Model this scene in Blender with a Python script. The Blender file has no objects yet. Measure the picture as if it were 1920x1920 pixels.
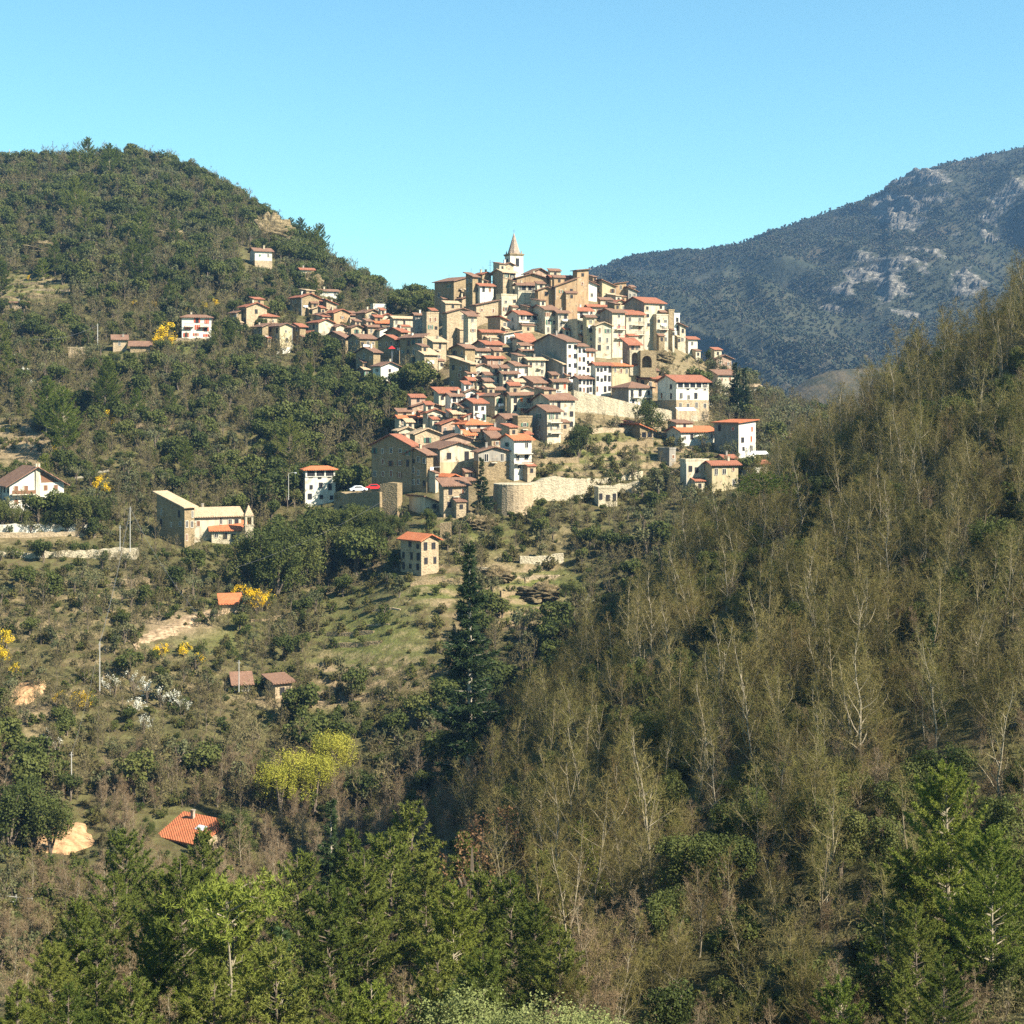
import bpy, math, random
import numpy as np
from mathutils import Vector, Matrix
SC = bpy.context.scene
COL = SC.collection
F, HZ = 3000.0, 760.0            # focal length and horizon row, in photo pixels (1920 wide)
R = math.radians
rng = np.random.default_rng(7)
random.seed(7)

# ------------------------------------------------------------------ materials
def new_mat(name):
    m = bpy.data.materials.new(name); m.use_nodes = True
    nt = m.node_tree; b = nt.nodes['Principled BSDF']
    b.inputs['Roughness'].default_value = .85
    b.inputs['Specular IOR Level'].default_value = .15
    return m, nt, b
def N(nt, t, **kw):
    n = nt.nodes.new(t)
    for k, v in kw.items(): setattr(n, k, v)
    return n
def ramp(nt, fac, stops, interp='LINEAR'):
    r = N(nt, 'ShaderNodeValToRGB'); r.color_ramp.interpolation = interp
    e = r.color_ramp.elements
    while len(e) < len(stops): e.new(.5)
    for k, (p, c) in enumerate(stops):
        e[k].position = p; e[k].color = (*c, 1)
    nt.links.new(fac, r.inputs['Fac']); return r.outputs['Color']
def noise(nt, scale, detail=4, vec=None, rough=.6, w=None):
    n = N(nt, 'ShaderNodeTexNoise'); n.inputs['Scale'].default_value = scale
    n.inputs['Detail'].default_value = detail; n.inputs['Roughness'].default_value = rough
    if vec is not None: nt.links.new(vec, n.inputs['Vector'])
    return n.outputs['Fac']
def mixc(nt, fac, a, b, mode='MIX'):
    m = N(nt, 'ShaderNodeMix', data_type='RGBA', blend_type=mode)
    for s, v in ((m.inputs[0], fac), (m.inputs[6], a), (m.inputs[7], b)):
        if hasattr(v, 'is_linked'): nt.links.new(v, s)
        elif isinstance(v, (int, float)): s.default_value = v
        else: s.default_value = (*v, 1)
    return m.outputs[2]
def math_n(nt, op, a, b=0.0, clamp=False):
    m = N(nt, 'ShaderNodeMath', operation=op, use_clamp=clamp)
    for s, v in ((m.inputs[0], a), (m.inputs[1], b)):
        if hasattr(v, 'is_linked'): nt.links.new(v, s)
        else: s.default_value = v
    return m.outputs[0]
def bump(nt, b, h, dist=.05, strength=.6):
    n = N(nt, 'ShaderNodeBump'); n.inputs['Distance'].default_value = dist; n.inputs['Strength'].default_value = strength
    nt.links.new(h, n.inputs['Height']); nt.links.new(n.outputs['Normal'], b.inputs['Normal'])
def sc(c, k): return tuple(min(1, x*k) for x in c)
def objpos(nt):
    g = N(nt, 'ShaderNodeNewGeometry'); return g.outputs['Position']

def wall_mat(name, c, stone=False, stain=.65, patch=.9):
    c = sc(c, .88)
    m, nt, b = new_mat(name)
    pos = objpos(nt)
    oi = N(nt, 'ShaderNodeObjectInfo').outputs['Random']
    base = mixc(nt, noise(nt, .35, 5, pos), sc(c, .62), sc(c, 1.25))
    base = mixc(nt, math_n(nt, 'MULTIPLY', oi, .45), base, sc(c, .62), 'MIX')
    # rain streaks and old damp, also darkened to add shading: stretched noise
    mp = N(nt, 'ShaderNodeMapping'); mp.inputs['Scale'].default_value = (1.4, 1.4, .22)
    nt.links.new(pos, mp.inputs['Vector'])
    st = ramp(nt, noise(nt, .9, 5, mp.outputs['Vector']), [(.44, (0, 0, 0)), (.66, (1, 1, 1))])
    base = mixc(nt, math_n(nt, 'MULTIPLY', st, stain), base, sc(c, .42))
    if not stone:
        pm = ramp(nt, noise(nt, .55, 7, pos, .7), [(.56, (0, 0, 0)), (.60, (1, 1, 1))])
        v0 = N(nt, 'ShaderNodeTexVoronoi'); v0.inputs['Scale'].default_value = 2.4; nt.links.new(pos, v0.inputs['Vector'])
        s0 = N(nt, 'ShaderNodeSeparateColor'); nt.links.new(v0.outputs['Color'], s0.inputs[0])
        base = mixc(nt, math_n(nt, 'MULTIPLY', pm, patch), base, ramp(nt, s0.outputs[0], [(0, (.14, .10, .06)), (.5, (.30, .22, .13)), (1, (.42, .34, .23))]))
    if stone:
        v = N(nt, 'ShaderNodeTexVoronoi'); v.inputs['Scale'].default_value = 2.6
        mp2 = N(nt, 'ShaderNodeMapping'); mp2.inputs['Scale'].default_value = (1, 1, 1.7)
        nt.links.new(pos, mp2.inputs['Vector']); nt.links.new(mp2.outputs['Vector'], v.inputs['Vector'])
        cellc = N(nt, 'ShaderNodeSeparateColor'); nt.links.new(v.outputs['Color'], cellc.inputs[0])
        base = mixc(nt, .42, base, ramp(nt, cellc.outputs[0], [(0, sc(c, .45)), (.5, c), (1, sc(c, 1.35))]))
        bump(nt, b, v.outputs['Distance'], .12, .7)
    else:
        bump(nt, b, noise(nt, 2.5, 4, pos), .06, .5)
    nt.links.new(base, b.inputs['Base Color']); return m

def roof_mat(name, c1, c2, c3):
    c1, c2, c3 = sc(c1, .88), sc(c2, .88), sc(c3, .88)
    m, nt, b = new_mat(name)
    pos = objpos(nt)
    oi = N(nt, 'ShaderNodeObjectInfo').outputs['Random']
    base = ramp(nt, noise(nt, .6, 8, pos, .8), [(.36, c3), (.5, c1), (.63, c2)])
    base = mixc(nt, math_n(nt, 'MULTIPLY', oi, .5), base, sc(c3, .9))
    fine = noise(nt, 5, 3, pos)
    base = mixc(nt, .55, base, ramp(nt, fine, [(.35, sc(c1, .45)), (.65, sc(c1, 1.45))]))
    tc = N(nt, 'ShaderNodeTexCoord')
    w = N(nt, 'ShaderNodeTexWave', bands_direction='DIAGONAL'); w.inputs['Scale'].default_value = 1.1; w.inputs['Distortion'].default_value = 1.5
    nt.links.new(tc.outputs['Object'], w.inputs['Vector'])
    bump(nt, b, math_n(nt, 'ADD', w.outputs['Fac'], fine), .08, .7)
    nt.links.new(base, b.inputs['Base Color']); return m

def plain_mat(name, c, rough=.7, var=.25, metal=0):
    m, nt, b = new_mat(name)
    pos = objpos(nt)
    nt.links.new(mixc(nt, noise(nt, 1.7, 4, pos), sc(c, 1-var), sc(c, 1+var)), b.inputs['Base Color'])
    b.inputs['Roughness'].default_value = rough; b.inputs['Metallic'].default_value = metal
    return m

def leaf_mat(name, cols, scale=.8, trans=.25, spread=.75):
    """foliage: colour drifts from plant to plant and from clump to clump"""
    if not name.startswith(('pine', 'light', 'pale', 'yellow', 'white')): cols = [sc(c, .80) for c in cols]
    m, nt, b = new_mat(name)
    oi = N(nt, 'ShaderNodeObjectInfo').outputs['Random']
    tc = N(nt, 'ShaderNodeTexCoord').outputs['Object']
    n1 = noise(nt, scale, 3, tc)
    fac = math_n(nt, 'ADD', math_n(nt, 'MULTIPLY', oi, spread), math_n(nt, 'MULTIPLY', math_n(nt, 'SUBTRACT', n1, .5), 1.1), True)
    k = len(cols)
    col = ramp(nt, fac, [(i/(k-1), c) for i, c in enumerate(cols)])
    n2 = noise(nt, scale*7, 2, tc)
    col = mixc(nt, .5, col, mixc(nt, n2, (.25, .25, .25), (1.75, 1.75, 1.75)), 'MULTIPLY')
    nt.links.new(col, b.inputs['Base Color'])
    b.inputs['Roughness'].default_value = .75
    if trans > 0:
        t = N(nt, 'ShaderNodeBsdfTranslucent'); nt.links.new(col, t.inputs['Color'])
        mx = N(nt, 'ShaderNodeMixShader'); mx.inputs[0].default_value = trans
        nt.links.new(b.outputs[0], mx.inputs[1]); nt.links.new(t.outputs[0], mx.inputs[2])
        nt.links.new(mx.outputs[0], nt.nodes['Material Output'].inputs['Surface'])
    return m

M = {}
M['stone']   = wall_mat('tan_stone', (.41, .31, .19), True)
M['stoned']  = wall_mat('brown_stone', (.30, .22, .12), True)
M['grey']    = wall_mat('grey_render', (.34, .30, .24))
M['cream']   = wall_mat('cream_render', (.58, .50, .35))
M['yellow']  = wall_mat('yellow_render', (.55, .45, .26))
M['white']   = wall_mat('white_render', (.76, .71, .58), stain=.5, patch=.45)
M['ochre']   = wall_mat('ochre_render', (.43, .28, .15))
M['pink']    = wall_mat('pink_render', (.44, .29, .20))
M['pale']    = wall_mat('pale_stone', (.50, .42, .28), True)
M['spire']   = wall_mat('spire_stone', (.36, .27, .20), True)
M['rooft']   = roof_mat('brown_tiles', (.22, .12, .075), (.32, .20, .13), (.11, .068, .048))
M['roofr']   = roof_mat('red_tiles', (.31, .115, .062), (.40, .19, .115), (.16, .075, .05))
M['roofo']   = roof_mat('orange_tiles', (.48, .15, .06), (.54, .23, .11), (.28, .095, .05))
M['roofp']   = roof_mat('faded_tiles', (.46, .33, .20), (.56, .43, .28), (.30, .19, .12))
M['glass']   = plain_mat('dark_pane', (.022, .022, .024), .35)
M['frame']   = plain_mat('pale_frame', (.62, .56, .45))
M['shutb']   = plain_mat('brown_shutter', (.17, .085, .045))
M['shutg']   = plain_mat('green_shutter', (.06, .13, .085))
M['shuto']   = plain_mat('orange_shutter', (.72, .19, .03))
M['shutr']   = plain_mat('red_shutter', (.42, .085, .04))
M['rail']    = plain_mat('dark_rail', (.07, .06, .055))
M['slab']    = plain_mat('pale_slab', (.52, .45, .34))
M['trunk']   = plain_mat('bark', (.13, .10, .07), .9)
M['palebark']= plain_mat('pale_bark', (.36, .31, .23), .9, .35)
M['metal']   = plain_mat('grey_metal', (.42, .42, .43), .45)
M['pole']    = plain_mat('pale_pole', (.36, .34, .30), .7)
M['wire']    = plain_mat('cable', (.14, .14, .14), .6)
M['redpaint']= plain_mat('red_paint', (.55, .03, .03), .4, .05)
M['whitepaint']=plain_mat('white_paint', (.80, .80, .80), .35, .03)
M['rubber']  = plain_mat('rubber', (.02, .02, .02), .9)
M['canvas']  = plain_mat('white_canvas', (.82, .81, .78), .9, .04)

# ------------------------------------------------------------------ mesh helpers
class MB:
    def __init__(s): s.v, s.f, s.m = [], [], []
    def face(s, pts, mi=0):
        k = len(s.v); s.v += [tuple(p) for p in pts]; s.f.append(tuple(range(k, k+len(pts)))); s.m.append(mi)
    def box(s, x0, x1, y0, y1, z0, z1, mi=0):
        s.hexa([(x0,y0,z0),(x1,y0,z0),(x1,y1,z0),(x0,y1,z0)], [(x0,y0,z1),(x1,y0,z1),(x1,y1,z1),(x0,y1,z1)], mi)
    def hexa(s, b, t, mi=0):
        k = len(s.v); n = len(b); s.v += [tuple(p) for p in b] + [tuple(p) for p in t]
        s.f.append(tuple(k+i for i in reversed(range(n)))); s.f.append(tuple(k+n+i for i in range(n)))
        for i in range(n):
            j = (i+1) % n; s.f.append((k+i, k+j, k+n+j, k+n+i))
        s.m += [mi]*(n+2)
    def slab(s, top, t, mi=0):                     # top polygon extruded straight down
        s.hexa([(p[0], p[1], p[2]-t) for p in top], top, mi)
    def tube(s, pts, radii, n=6, mi=0):
        k = len(s.v); pts = [Vector(p) for p in pts]
        for i, p in enumerate(pts):
            d = (pts[min(i+1, len(pts)-1)] - pts[max(i-1, 0)])
            d = d.normalized() if d.length > 1e-9 else Vector((0,0,1))
            a = d.cross(Vector((0,0,1))) if abs(d.z) < .95 else d.cross(Vector((1,0,0)))
            a.normalize(); c = d.cross(a)
            for j in range(n):
                th = 2*math.pi*j/n
                s.v.append(tuple(p + (a*math.cos(th) + c*math.sin(th))*radii[i]))
        for i in range(len(pts)-1):
            for j in range(n):
                j2 = (j+1) % n
                s.f.append((k+i*n+j, k+i*n+j2, k+(i+1)*n+j2, k+(i+1)*n+j)); s.m.append(mi)
        s.f.append(tuple(k+j for j in reversed(range(n)))); s.f.append(tuple(k+(len(pts)-1)*n+j for j in range(n))); s.m += [mi]*2
    def mesh(s, name, mats):
        me = bpy.data.meshes.new(name); me.from_pydata(s.v, [], s.f)
        for m in mats: me.materials.append(M[m] if isinstance(m, str) else m)
        if len(mats) > 1: me.polygons.foreach_set('material_index', s.m)
        me.update(); return me
    def build(s, name, mats, parent=None, **kw):
        return link(name, s.mesh(name, mats if isinstance(mats, (list, tuple)) else [mats]), parent, **kw)
def link(name, me, parent=None, loc=None, rot=None, scale=None):
    o = bpy.data.objects.new(name, me); COL.objects.link(o)
    if parent is not None: o.parent = parent
    if loc is not None: o.location = loc
    if rot is not None: o.rotation_euler = rot
    if scale is not None: o.scale = scale
    return o
def tag(o, label=None, cat=None, group=None, kind=None):
    for k, v in (('label', label), ('category', cat), ('group', group), ('kind', kind)):
        if v: o[k] = v
    return o
def empty(name, loc, rz=0, **kw):
    e = link(name, None, None, loc, (0, 0, rz)); e.empty_display_size = 1
    return tag(e, **kw)
def np_mesh(name, v, faces, mats, mi=None, smooth=False, attrs=None):
    """faces: (n,3) or (n,4) int array"""
    me = bpy.data.meshes.new(name); v = np.asarray(v, np.float32); faces = np.asarray(faces, np.int32)
    k = faces.shape[1]
    me.vertices.add(len(v)); me.vertices.foreach_set('co', v.ravel())
    me.loops.add(faces.size); me.loops.foreach_set('vertex_index', faces.ravel())
    me.polygons.add(len(faces)); me.polygons.foreach_set('loop_start', np.arange(0, faces.size, k, dtype=np.int32))
    try: me.polygons.foreach_set('loop_total', np.full(len(faces), k, np.int32))
    except Exception: pass
    for m in mats: me.materials.append(m)
    if mi is not None: me.polygons.foreach_set('material_index', np.asarray(mi, np.int32))
    if smooth: me.polygons.foreach_set('use_smooth', np.ones(len(faces), bool))
    for an, (ty, data) in (attrs or {}).items():
        a = me.attributes.new(an, ty, 'POINT'); a.data.foreach_set('value' if ty in ('FLOAT', 'INT') else 'vector', np.ascontiguousarray(data).ravel())
    me.update(calc_edges=True); me.validate(); return me

# ------------------------------------------------------------------ smooth value noise
def vnoise(x, y, seed=0):
    def h(i, j):
        n = np.sin(i*127.1 + j*311.7 + seed*74.7)*43758.5453
        return n - np.floor(n)
    i, j = np.floor(x), np.floor(y); u, v = x-i, y-j
    u, v = u*u*(3-2*u), v*v*(3-2*v)
    return (h(i,j)*(1-u)+h(i+1,j)*u)*(1-v) + (h(i,j+1)*(1-u)+h(i+1,j+1)*u)*v
def fbm(x, y, seed=0, oct=4):
    s, a = 0, .5
    for k in range(oct): s = s + a*vnoise(x*2**k, y*2**k, seed+k); a *= .5
    return s

# ------------------------------------------------------------------ terrain: one sheet, a fan of profiles (distance, ground row)
KEYS = {
 -500:[(30,3100),(100,2000),(170,1790),(215,1680),(250,1570),(285,1340),(330,1120),(375,1000),(450,800),(530,640),(660,450),(880,280),(1080,430),(1600,620)],
 0:   [(30,3100),(100,2000),(170,1790),(215,1680),(250,1570),(285,1340),(330,1130),(375,1000),(450,800),(530,640),(660,455),(850,300),(1050,430),(1600,620)],
 250: [(30,3100),(100,2020),(170,1800),(215,1690),(250,1585),(285,1360),(330,1150),(375,1025),(440,810),(520,655),(650,445),(830,288),(1000,450),(1600,630)],
 380: [(30,3100),(100,2030),(170,1820),(215,1700),(250,1600),(285,1370),(328,1165),(372,1035),(432,850),(510,660),(630,470),(790,312),(950,490),(1600,635)],
 500: [(30,3100),(100,2030),(170,1830),(215,1720),(250,1610),(285,1390),(325,1190),(370,1060),(425,880),(500,680),(600,525),(740,403),(900,520),(1600,640)],
 640: [(30,3100),(100,2030),(170,1830),(215,1740),(250,1630),(285,1400),(325,1200),(370,1050),(430,890),(500,715),(575,605),(670,510),(850,620),(1600,660)],
 760: [(30,3100),(100,2030),(170,1800),(215,1660),(250,1560),(285,1400),(330,1110),(372,965),(425,840),(500,690),(560,625),(630,572),(800,650),(1600,680)],
 900: [(30,3100),(100,2030),(170,1770),(215,1530),(250,1475),(290,1350),(335,1100),(375,955),(415,820),(470,690),(520,590),(560,528),(700,660),(1600,720)],
 1050:[(30,3100),(100,2020),(165,1640),(230,1330),(270,1330),(300,1245),(340,1110),(378,945),(420,830),(470,715),(520,600),(565,528),(700,660),(1600,730)],
 1200:[(30,3100),(100,2000),(165,1530),(240,1160),(290,1230),(320,1150),(355,1020),(392,920),(430,830),(475,735),(520,640),(560,568),(700,720),(1600,740)],
 1350:[(30,3100),(100,1980),(165,1420),(255,1020),(305,1080),(335,1030),(370,960),(400,900),(440,820),(480,750),(520,710),(555,700),(700,790),(1600,770)],
 1500:[(30,3100),(100,1950),(165,1340),(275,890),(320,950),(350,940),(380,920),(410,890),(450,850),(490,810),(530,790),(560,785),(700,850),(1600,790)],
 1700:[(30,3100),(100,1900),(165,1230),(280,725),(320,790),(360,840),(390,860),(420,870),(460,860),(500,850),(540,840),(570,840),(700,870),(1600,800)],
 1920:[(30,3100),(100,1850),(165,1120),(265,568),(310,660),(350,720),(390,780),(420,810),(460,830),(500,840),(540,840),(570,840),(700,860),(1600,800)],
 2500:[(30,3100),(100,1800),(165,980),(260,430),(310,540),(350,620),(390,700),(420,760),(460,800),(500,820),(540,830),(570,840),(700,860),(1600,800)],
}
KX = np.array(sorted(KEYS)); KA = np.array([KEYS[k] for k in KX], float)       # cols, keys, (Y, row)
KZ = (HZ-KA[:,:,1])*KA[:,:,0]/F
TPX = np.arange(-500, 2501, 10.0)
DLY = .004; TLY = np.arange(math.log(28), math.log(1600), DLY); TY = np.exp(TLY)
def _terrain():
    yk = np.stack([np.interp(TPX, KX, KA[:,k,0]) for k in range(KA.shape[1])], 1)
    zk = np.stack([np.interp(TPX, KX, KZ[:,k]) for k in range(KA.shape[1])], 1)
    z = np.stack([np.interp(TY, yk[i], zk[i]) for i in range(len(TPX))], 0)
    def blur(a, s, ax):
        k = np.exp(-.5*(np.arange(-3*s, 3*s+1)/s)**2); k /= k.sum()
        pad = [(0,0),(0,0)]; pad[ax] = (3*s, 3*s)
        return np.apply_along_axis(lambda r: np.convolve(r, k, 'valid'), ax, np.pad(a, pad, 'edge'))
    z = blur(blur(z, 5, 0), 7, 1)
    X = (TPX[:,None]-960)*TY[None,:]/F; Y = np.broadcast_to(TY[None,:], X.shape)
    amp = np.clip(Y/400, .4, 1.6)
    z = z + amp*(2.6*(fbm(X/22, Y/22, 3)-.47) + 1.0*(fbm(X/6, Y/6, 9, 3)-.45))
    # old farming terraces: flat treads and steep risers
    px = np.broadcast_to(TPX[:,None], X.shape); py = HZ-F*z/Y; wgt = np.zeros(X.shape)
    for x0, x1, y0, y1, k in [(560,1080,1040,1320,.9),(-400,140,508,580,1.),(-400,110,780,885,1.),(990,1345,802,900,.85),(-400,500,1060,1330,.55),(300,420,625,650,.8)]:
        e = np.minimum(np.minimum((px-x0)/40, (x1-px)/40), np.minimum((py-y0)/14, (y1-py)/14)); wgt = np.maximum(wgt, k*np.clip(e, 0, 1))
    wgt = wgt*(Y > 270)*np.clip((fbm(X/30, Y/30, 15)-.30)*6, 0, 1); st = 1.8+1.2*vnoise(X/60, Y/60, 14)*0; q = (z+.5*fbm(X/9, Y/9, 16))/st; fr = q-np.floor(q); s_ = np.clip((fr-.62)/.38, 0, 1)
    z2 = z+((np.floor(q)+s_*s_*(3-2*s_))-q)*st*wgt
    return X, Y, z2, wgt*((fr > .62) & (fr < .98))
TXg, TYg, TZ, RISER = _terrain()
TCM = np.maximum.accumulate(TZ/TYg, axis=1)                 # horizon slope so far along each bearing
def zt(X, Y):
    X, Y = np.asarray(X, float), np.maximum(np.asarray(Y, float), 28.5)
    a = np.clip((960+F*X/Y - TPX[0])/10, 0, len(TPX)-1.001); b = np.clip((np.log(Y)-TLY[0])/DLY, 0, len(TLY)-1.001)
    i, j = a.astype(int), b.astype(int); u, v = a-i, b-j
    return (TZ[i,j]*(1-u)+TZ[i+1,j]*u)*(1-v) + (TZ[i,j+1]*(1-u)+TZ[i+1,j+1]*u)*v
def shown(X, Y, ztop):
    """does a point at (X, Y, ztop) clear the ground in front of it?"""
    a = np.clip(np.round((960+F*np.asarray(X)/Y - TPX[0])/10), 0, len(TPX)-1).astype(int)
    b = np.clip(((np.log(np.asarray(Y, float)-3)-TLY[0])/DLY).astype(int), 0, len(TLY)-1)
    return ztop/Y > TCM[a, b]
def hit(px, py, ymin=30):
    """distance at which the ground shows at a place of the photo"""
    i = int(np.clip(round((px-TPX[0])/10), 0, len(TPX)-1))
    ok = (TZ[i]/TY >= (HZ-py)/F) & (TY >= ymin)
    return float(TY[np.argmax(ok)]) if ok.any() else 600.0
def pt(px, py, Y): return Vector(((px-960)*Y/F, Y, (HZ-py)*Y/F))
def gp(px, Y, dz=0):
    X = (px-960)*Y/F; return Vector((X, Y, float(zt(X, Y))+dz))
def px_of(X, Y): return 960+F*X/Y
def py_of(Z, Y): return HZ-F*Z/Y
def in_poly(x, y, poly):
    x, y = np.asarray(x), np.asarray(y); c = np.zeros(x.shape, bool); n = len(poly)
    for i in range(n):
        x1, y1 = poly[i]; x2, y2 = poly[(i+1) % n]
        if y1 == y2: continue
        c ^= ((y1 > y) != (y2 > y)) & (x < (x2-x1)*(y-y1)/(y2-y1)+x1)
    return c
AIR, DUST, OZONE, SKYS, SKYTINT, SUNE, EXPO, HAZE, HAZEC, DENOISE = 1.0, .2, 2.0, .064, (.70,1.06,.98), 5.0, 1.65, 0.000085, (.28,.52,.90), False
# ------------------------------------------------------------------ plant materials
M['holm']  = leaf_mat('dark_evergreen_leaves', [(.055,.07,.016), (.085,.10,.022), (.115,.125,.03), (.145,.14,.038)])
M['olive'] = leaf_mat('grey_green_leaves', [(.085,.09,.035), (.12,.125,.055), (.155,.145,.06), (.10,.11,.03)])
M['scrub'] = leaf_mat('scrub_leaves', [(.05,.07,.014), (.095,.11,.022), (.135,.115,.034), (.095,.08,.028), (.12,.135,.03)])
M['pine']  = leaf_mat('pine_needles', [(.06,.082,.014), (.11,.13,.022), (.165,.175,.034)], 1.2, .3, 1.0)
M['pinel'] = leaf_mat('light_pine_needles', [(.10,.135,.02), (.15,.175,.026), (.19,.20,.034)], 1.2, .3)
M['spruce']= leaf_mat('spruce_needles', [(.025,.045,.013), (.042,.068,.02), (.07,.10,.026)], 1.0, .1)
M['twig']  = leaf_mat('bare_twigs', [(.10,.08,.022), (.17,.137,.040), (.21,.168,.060), (.16,.145,.034), (.15,.10,.035)], .5, .0, .95)
M['twigr'] = leaf_mat('pinkish_twigs', [(.20,.135,.07), (.26,.185,.105)], .5, .0, .9)
M['farbare']=leaf_mat('far_bare_twigs', [(.11,.09,.035), (.16,.13,.052), (.20,.165,.075)], .5, .0, .9)
M['mimosa']= leaf_mat('yellow_blossom', [(.58,.37,.012), (.72,.47,.018), (.30,.26,.025), (.66,.44,.02)], 1.6, .2, .5)
M['willow']= leaf_mat('yellow_green_leaves', [(.26,.25,.03), (.34,.31,.045), (.23,.24,.04)], .8, .3, .5)
M['bloss'] = leaf_mat('white_blossom', [(.60,.58,.48), (.42,.40,.30), (.70,.68,.60)], 1.2, .2, .5)
M['rust']  = leaf_mat('dead_oak_leaves', [(.20,.105,.045), (.16,.085,.04), (.26,.15,.07)], 1.0, .2)
M['ivy']   = leaf_mat('ivy_leaves', [(.16,.20,.02), (.26,.28,.03), (.10,.14,.02)], 1.0, .25)
M['mtn']   = leaf_mat('mountain_forest_leaves', [(.062,.078,.048), (.07,.084,.05), (.078,.086,.05), (.095,.09,.058), (.12,.10,.068)], .2, .0, 1.0)

def unit(a): return a/np.maximum(np.linalg.norm(a, axis=-1, keepdims=True), 1e-9)
def leaves(pos, out, size, g, jitter=.9, asp=.6):
    """one four-cornered leaf clump per position, facing roughly outward"""
    n = len(pos); nrm = unit(out + jitter*g.normal(size=(n,3)))
    t = unit(np.cross(nrm, g.normal(size=(n,3)))); b = np.cross(nrm, t)
    s = (size*g.uniform(.55, 1.35, n))[:,None]
    v = np.stack([pos+t*s, pos+b*s*asp, pos-t*s*.8, pos-b*s*asp], 1).reshape(-1,3)
    return v, np.arange(4*n).reshape(-1,4)
def blades(p0, d, ln, w, g):
    """thin tapering slivers: twigs and needles"""
    n = len(p0); d = unit(d); s = unit(np.cross(d, g.normal(size=(n,3))))*(w/2 if np.ndim(w) == 0 else w[:,None]/2)
    v = np.stack([p0-s, p0+s, p0+d*np.asarray(ln).reshape(-1,1)], 1).reshape(-1,3)
    return v, np.arange(3*n).reshape(-1,3)
def stick_mesh(name, segs, mat):
    m = MB()
    for pts, rad, n in segs: m.tube(pts, rad, n)
    return m.mesh(name, [mat])

def g_leafy(seed, h, r, n, leaf, lobes=7, base=.22, mat='holm', squash=1.0, gaps=.25):
    g = np.random.default_rng(seed)
    cz = h*(base+(1-base)*.52); rz = h*(1-base)*.5
    L = []
    for k in range(lobes):
        a = k*2.4+g.uniform(-.4,.4); q = g.uniform(.2,.66) if k else 0
        zc = g.uniform(-.55,.62)
        L.append((math.cos(a)*q*r*math.sqrt(max(.1,1-zc*zc*.7)), math.sin(a)*q*r*math.sqrt(max(.1,1-zc*zc*.7)), cz+zc*rz*squash, g.uniform(.32,.56)*r))
    L = np.array(L); k = g.integers(0, lobes, n)
    d = unit(g.normal(size=(n,3))); rad = L[k,3]*g.uniform(.45,1.12,n)**.6
    pos = L[k,:3] + d*rad[:,None]*np.array([1,1,.8])
    keep = fbm(pos[:,0]*1.1+pos[:,2]*.9/r+seed, pos[:,1]*1.1+pos[:,2]*1.3/r, seed, 2) > gaps*.75
    keep &= pos[:,2] > h*base*.5
    pos, d = pos[keep], d[keep]
    v, f = leaves(pos, d+np.array([0,0,.35]), leaf, g)
    crown = np_mesh('crown', v, f, [M[mat]])
    segs = [([(0,0,-.6), (g.normal()*.05*h,g.normal()*.05*h,h*base), (0,0,cz)], [.045*h,.032*h,.015*h], 6)]
    for q in L[:5]: segs.append(([(0,0,h*base*.8), tuple(q[:3]*np.array([.5,.5,.8])), tuple(q[:3])], [.024*h,.016*h,.006*h], 4))
    return stick_mesh('trunk', segs, M['trunk']), crown

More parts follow.
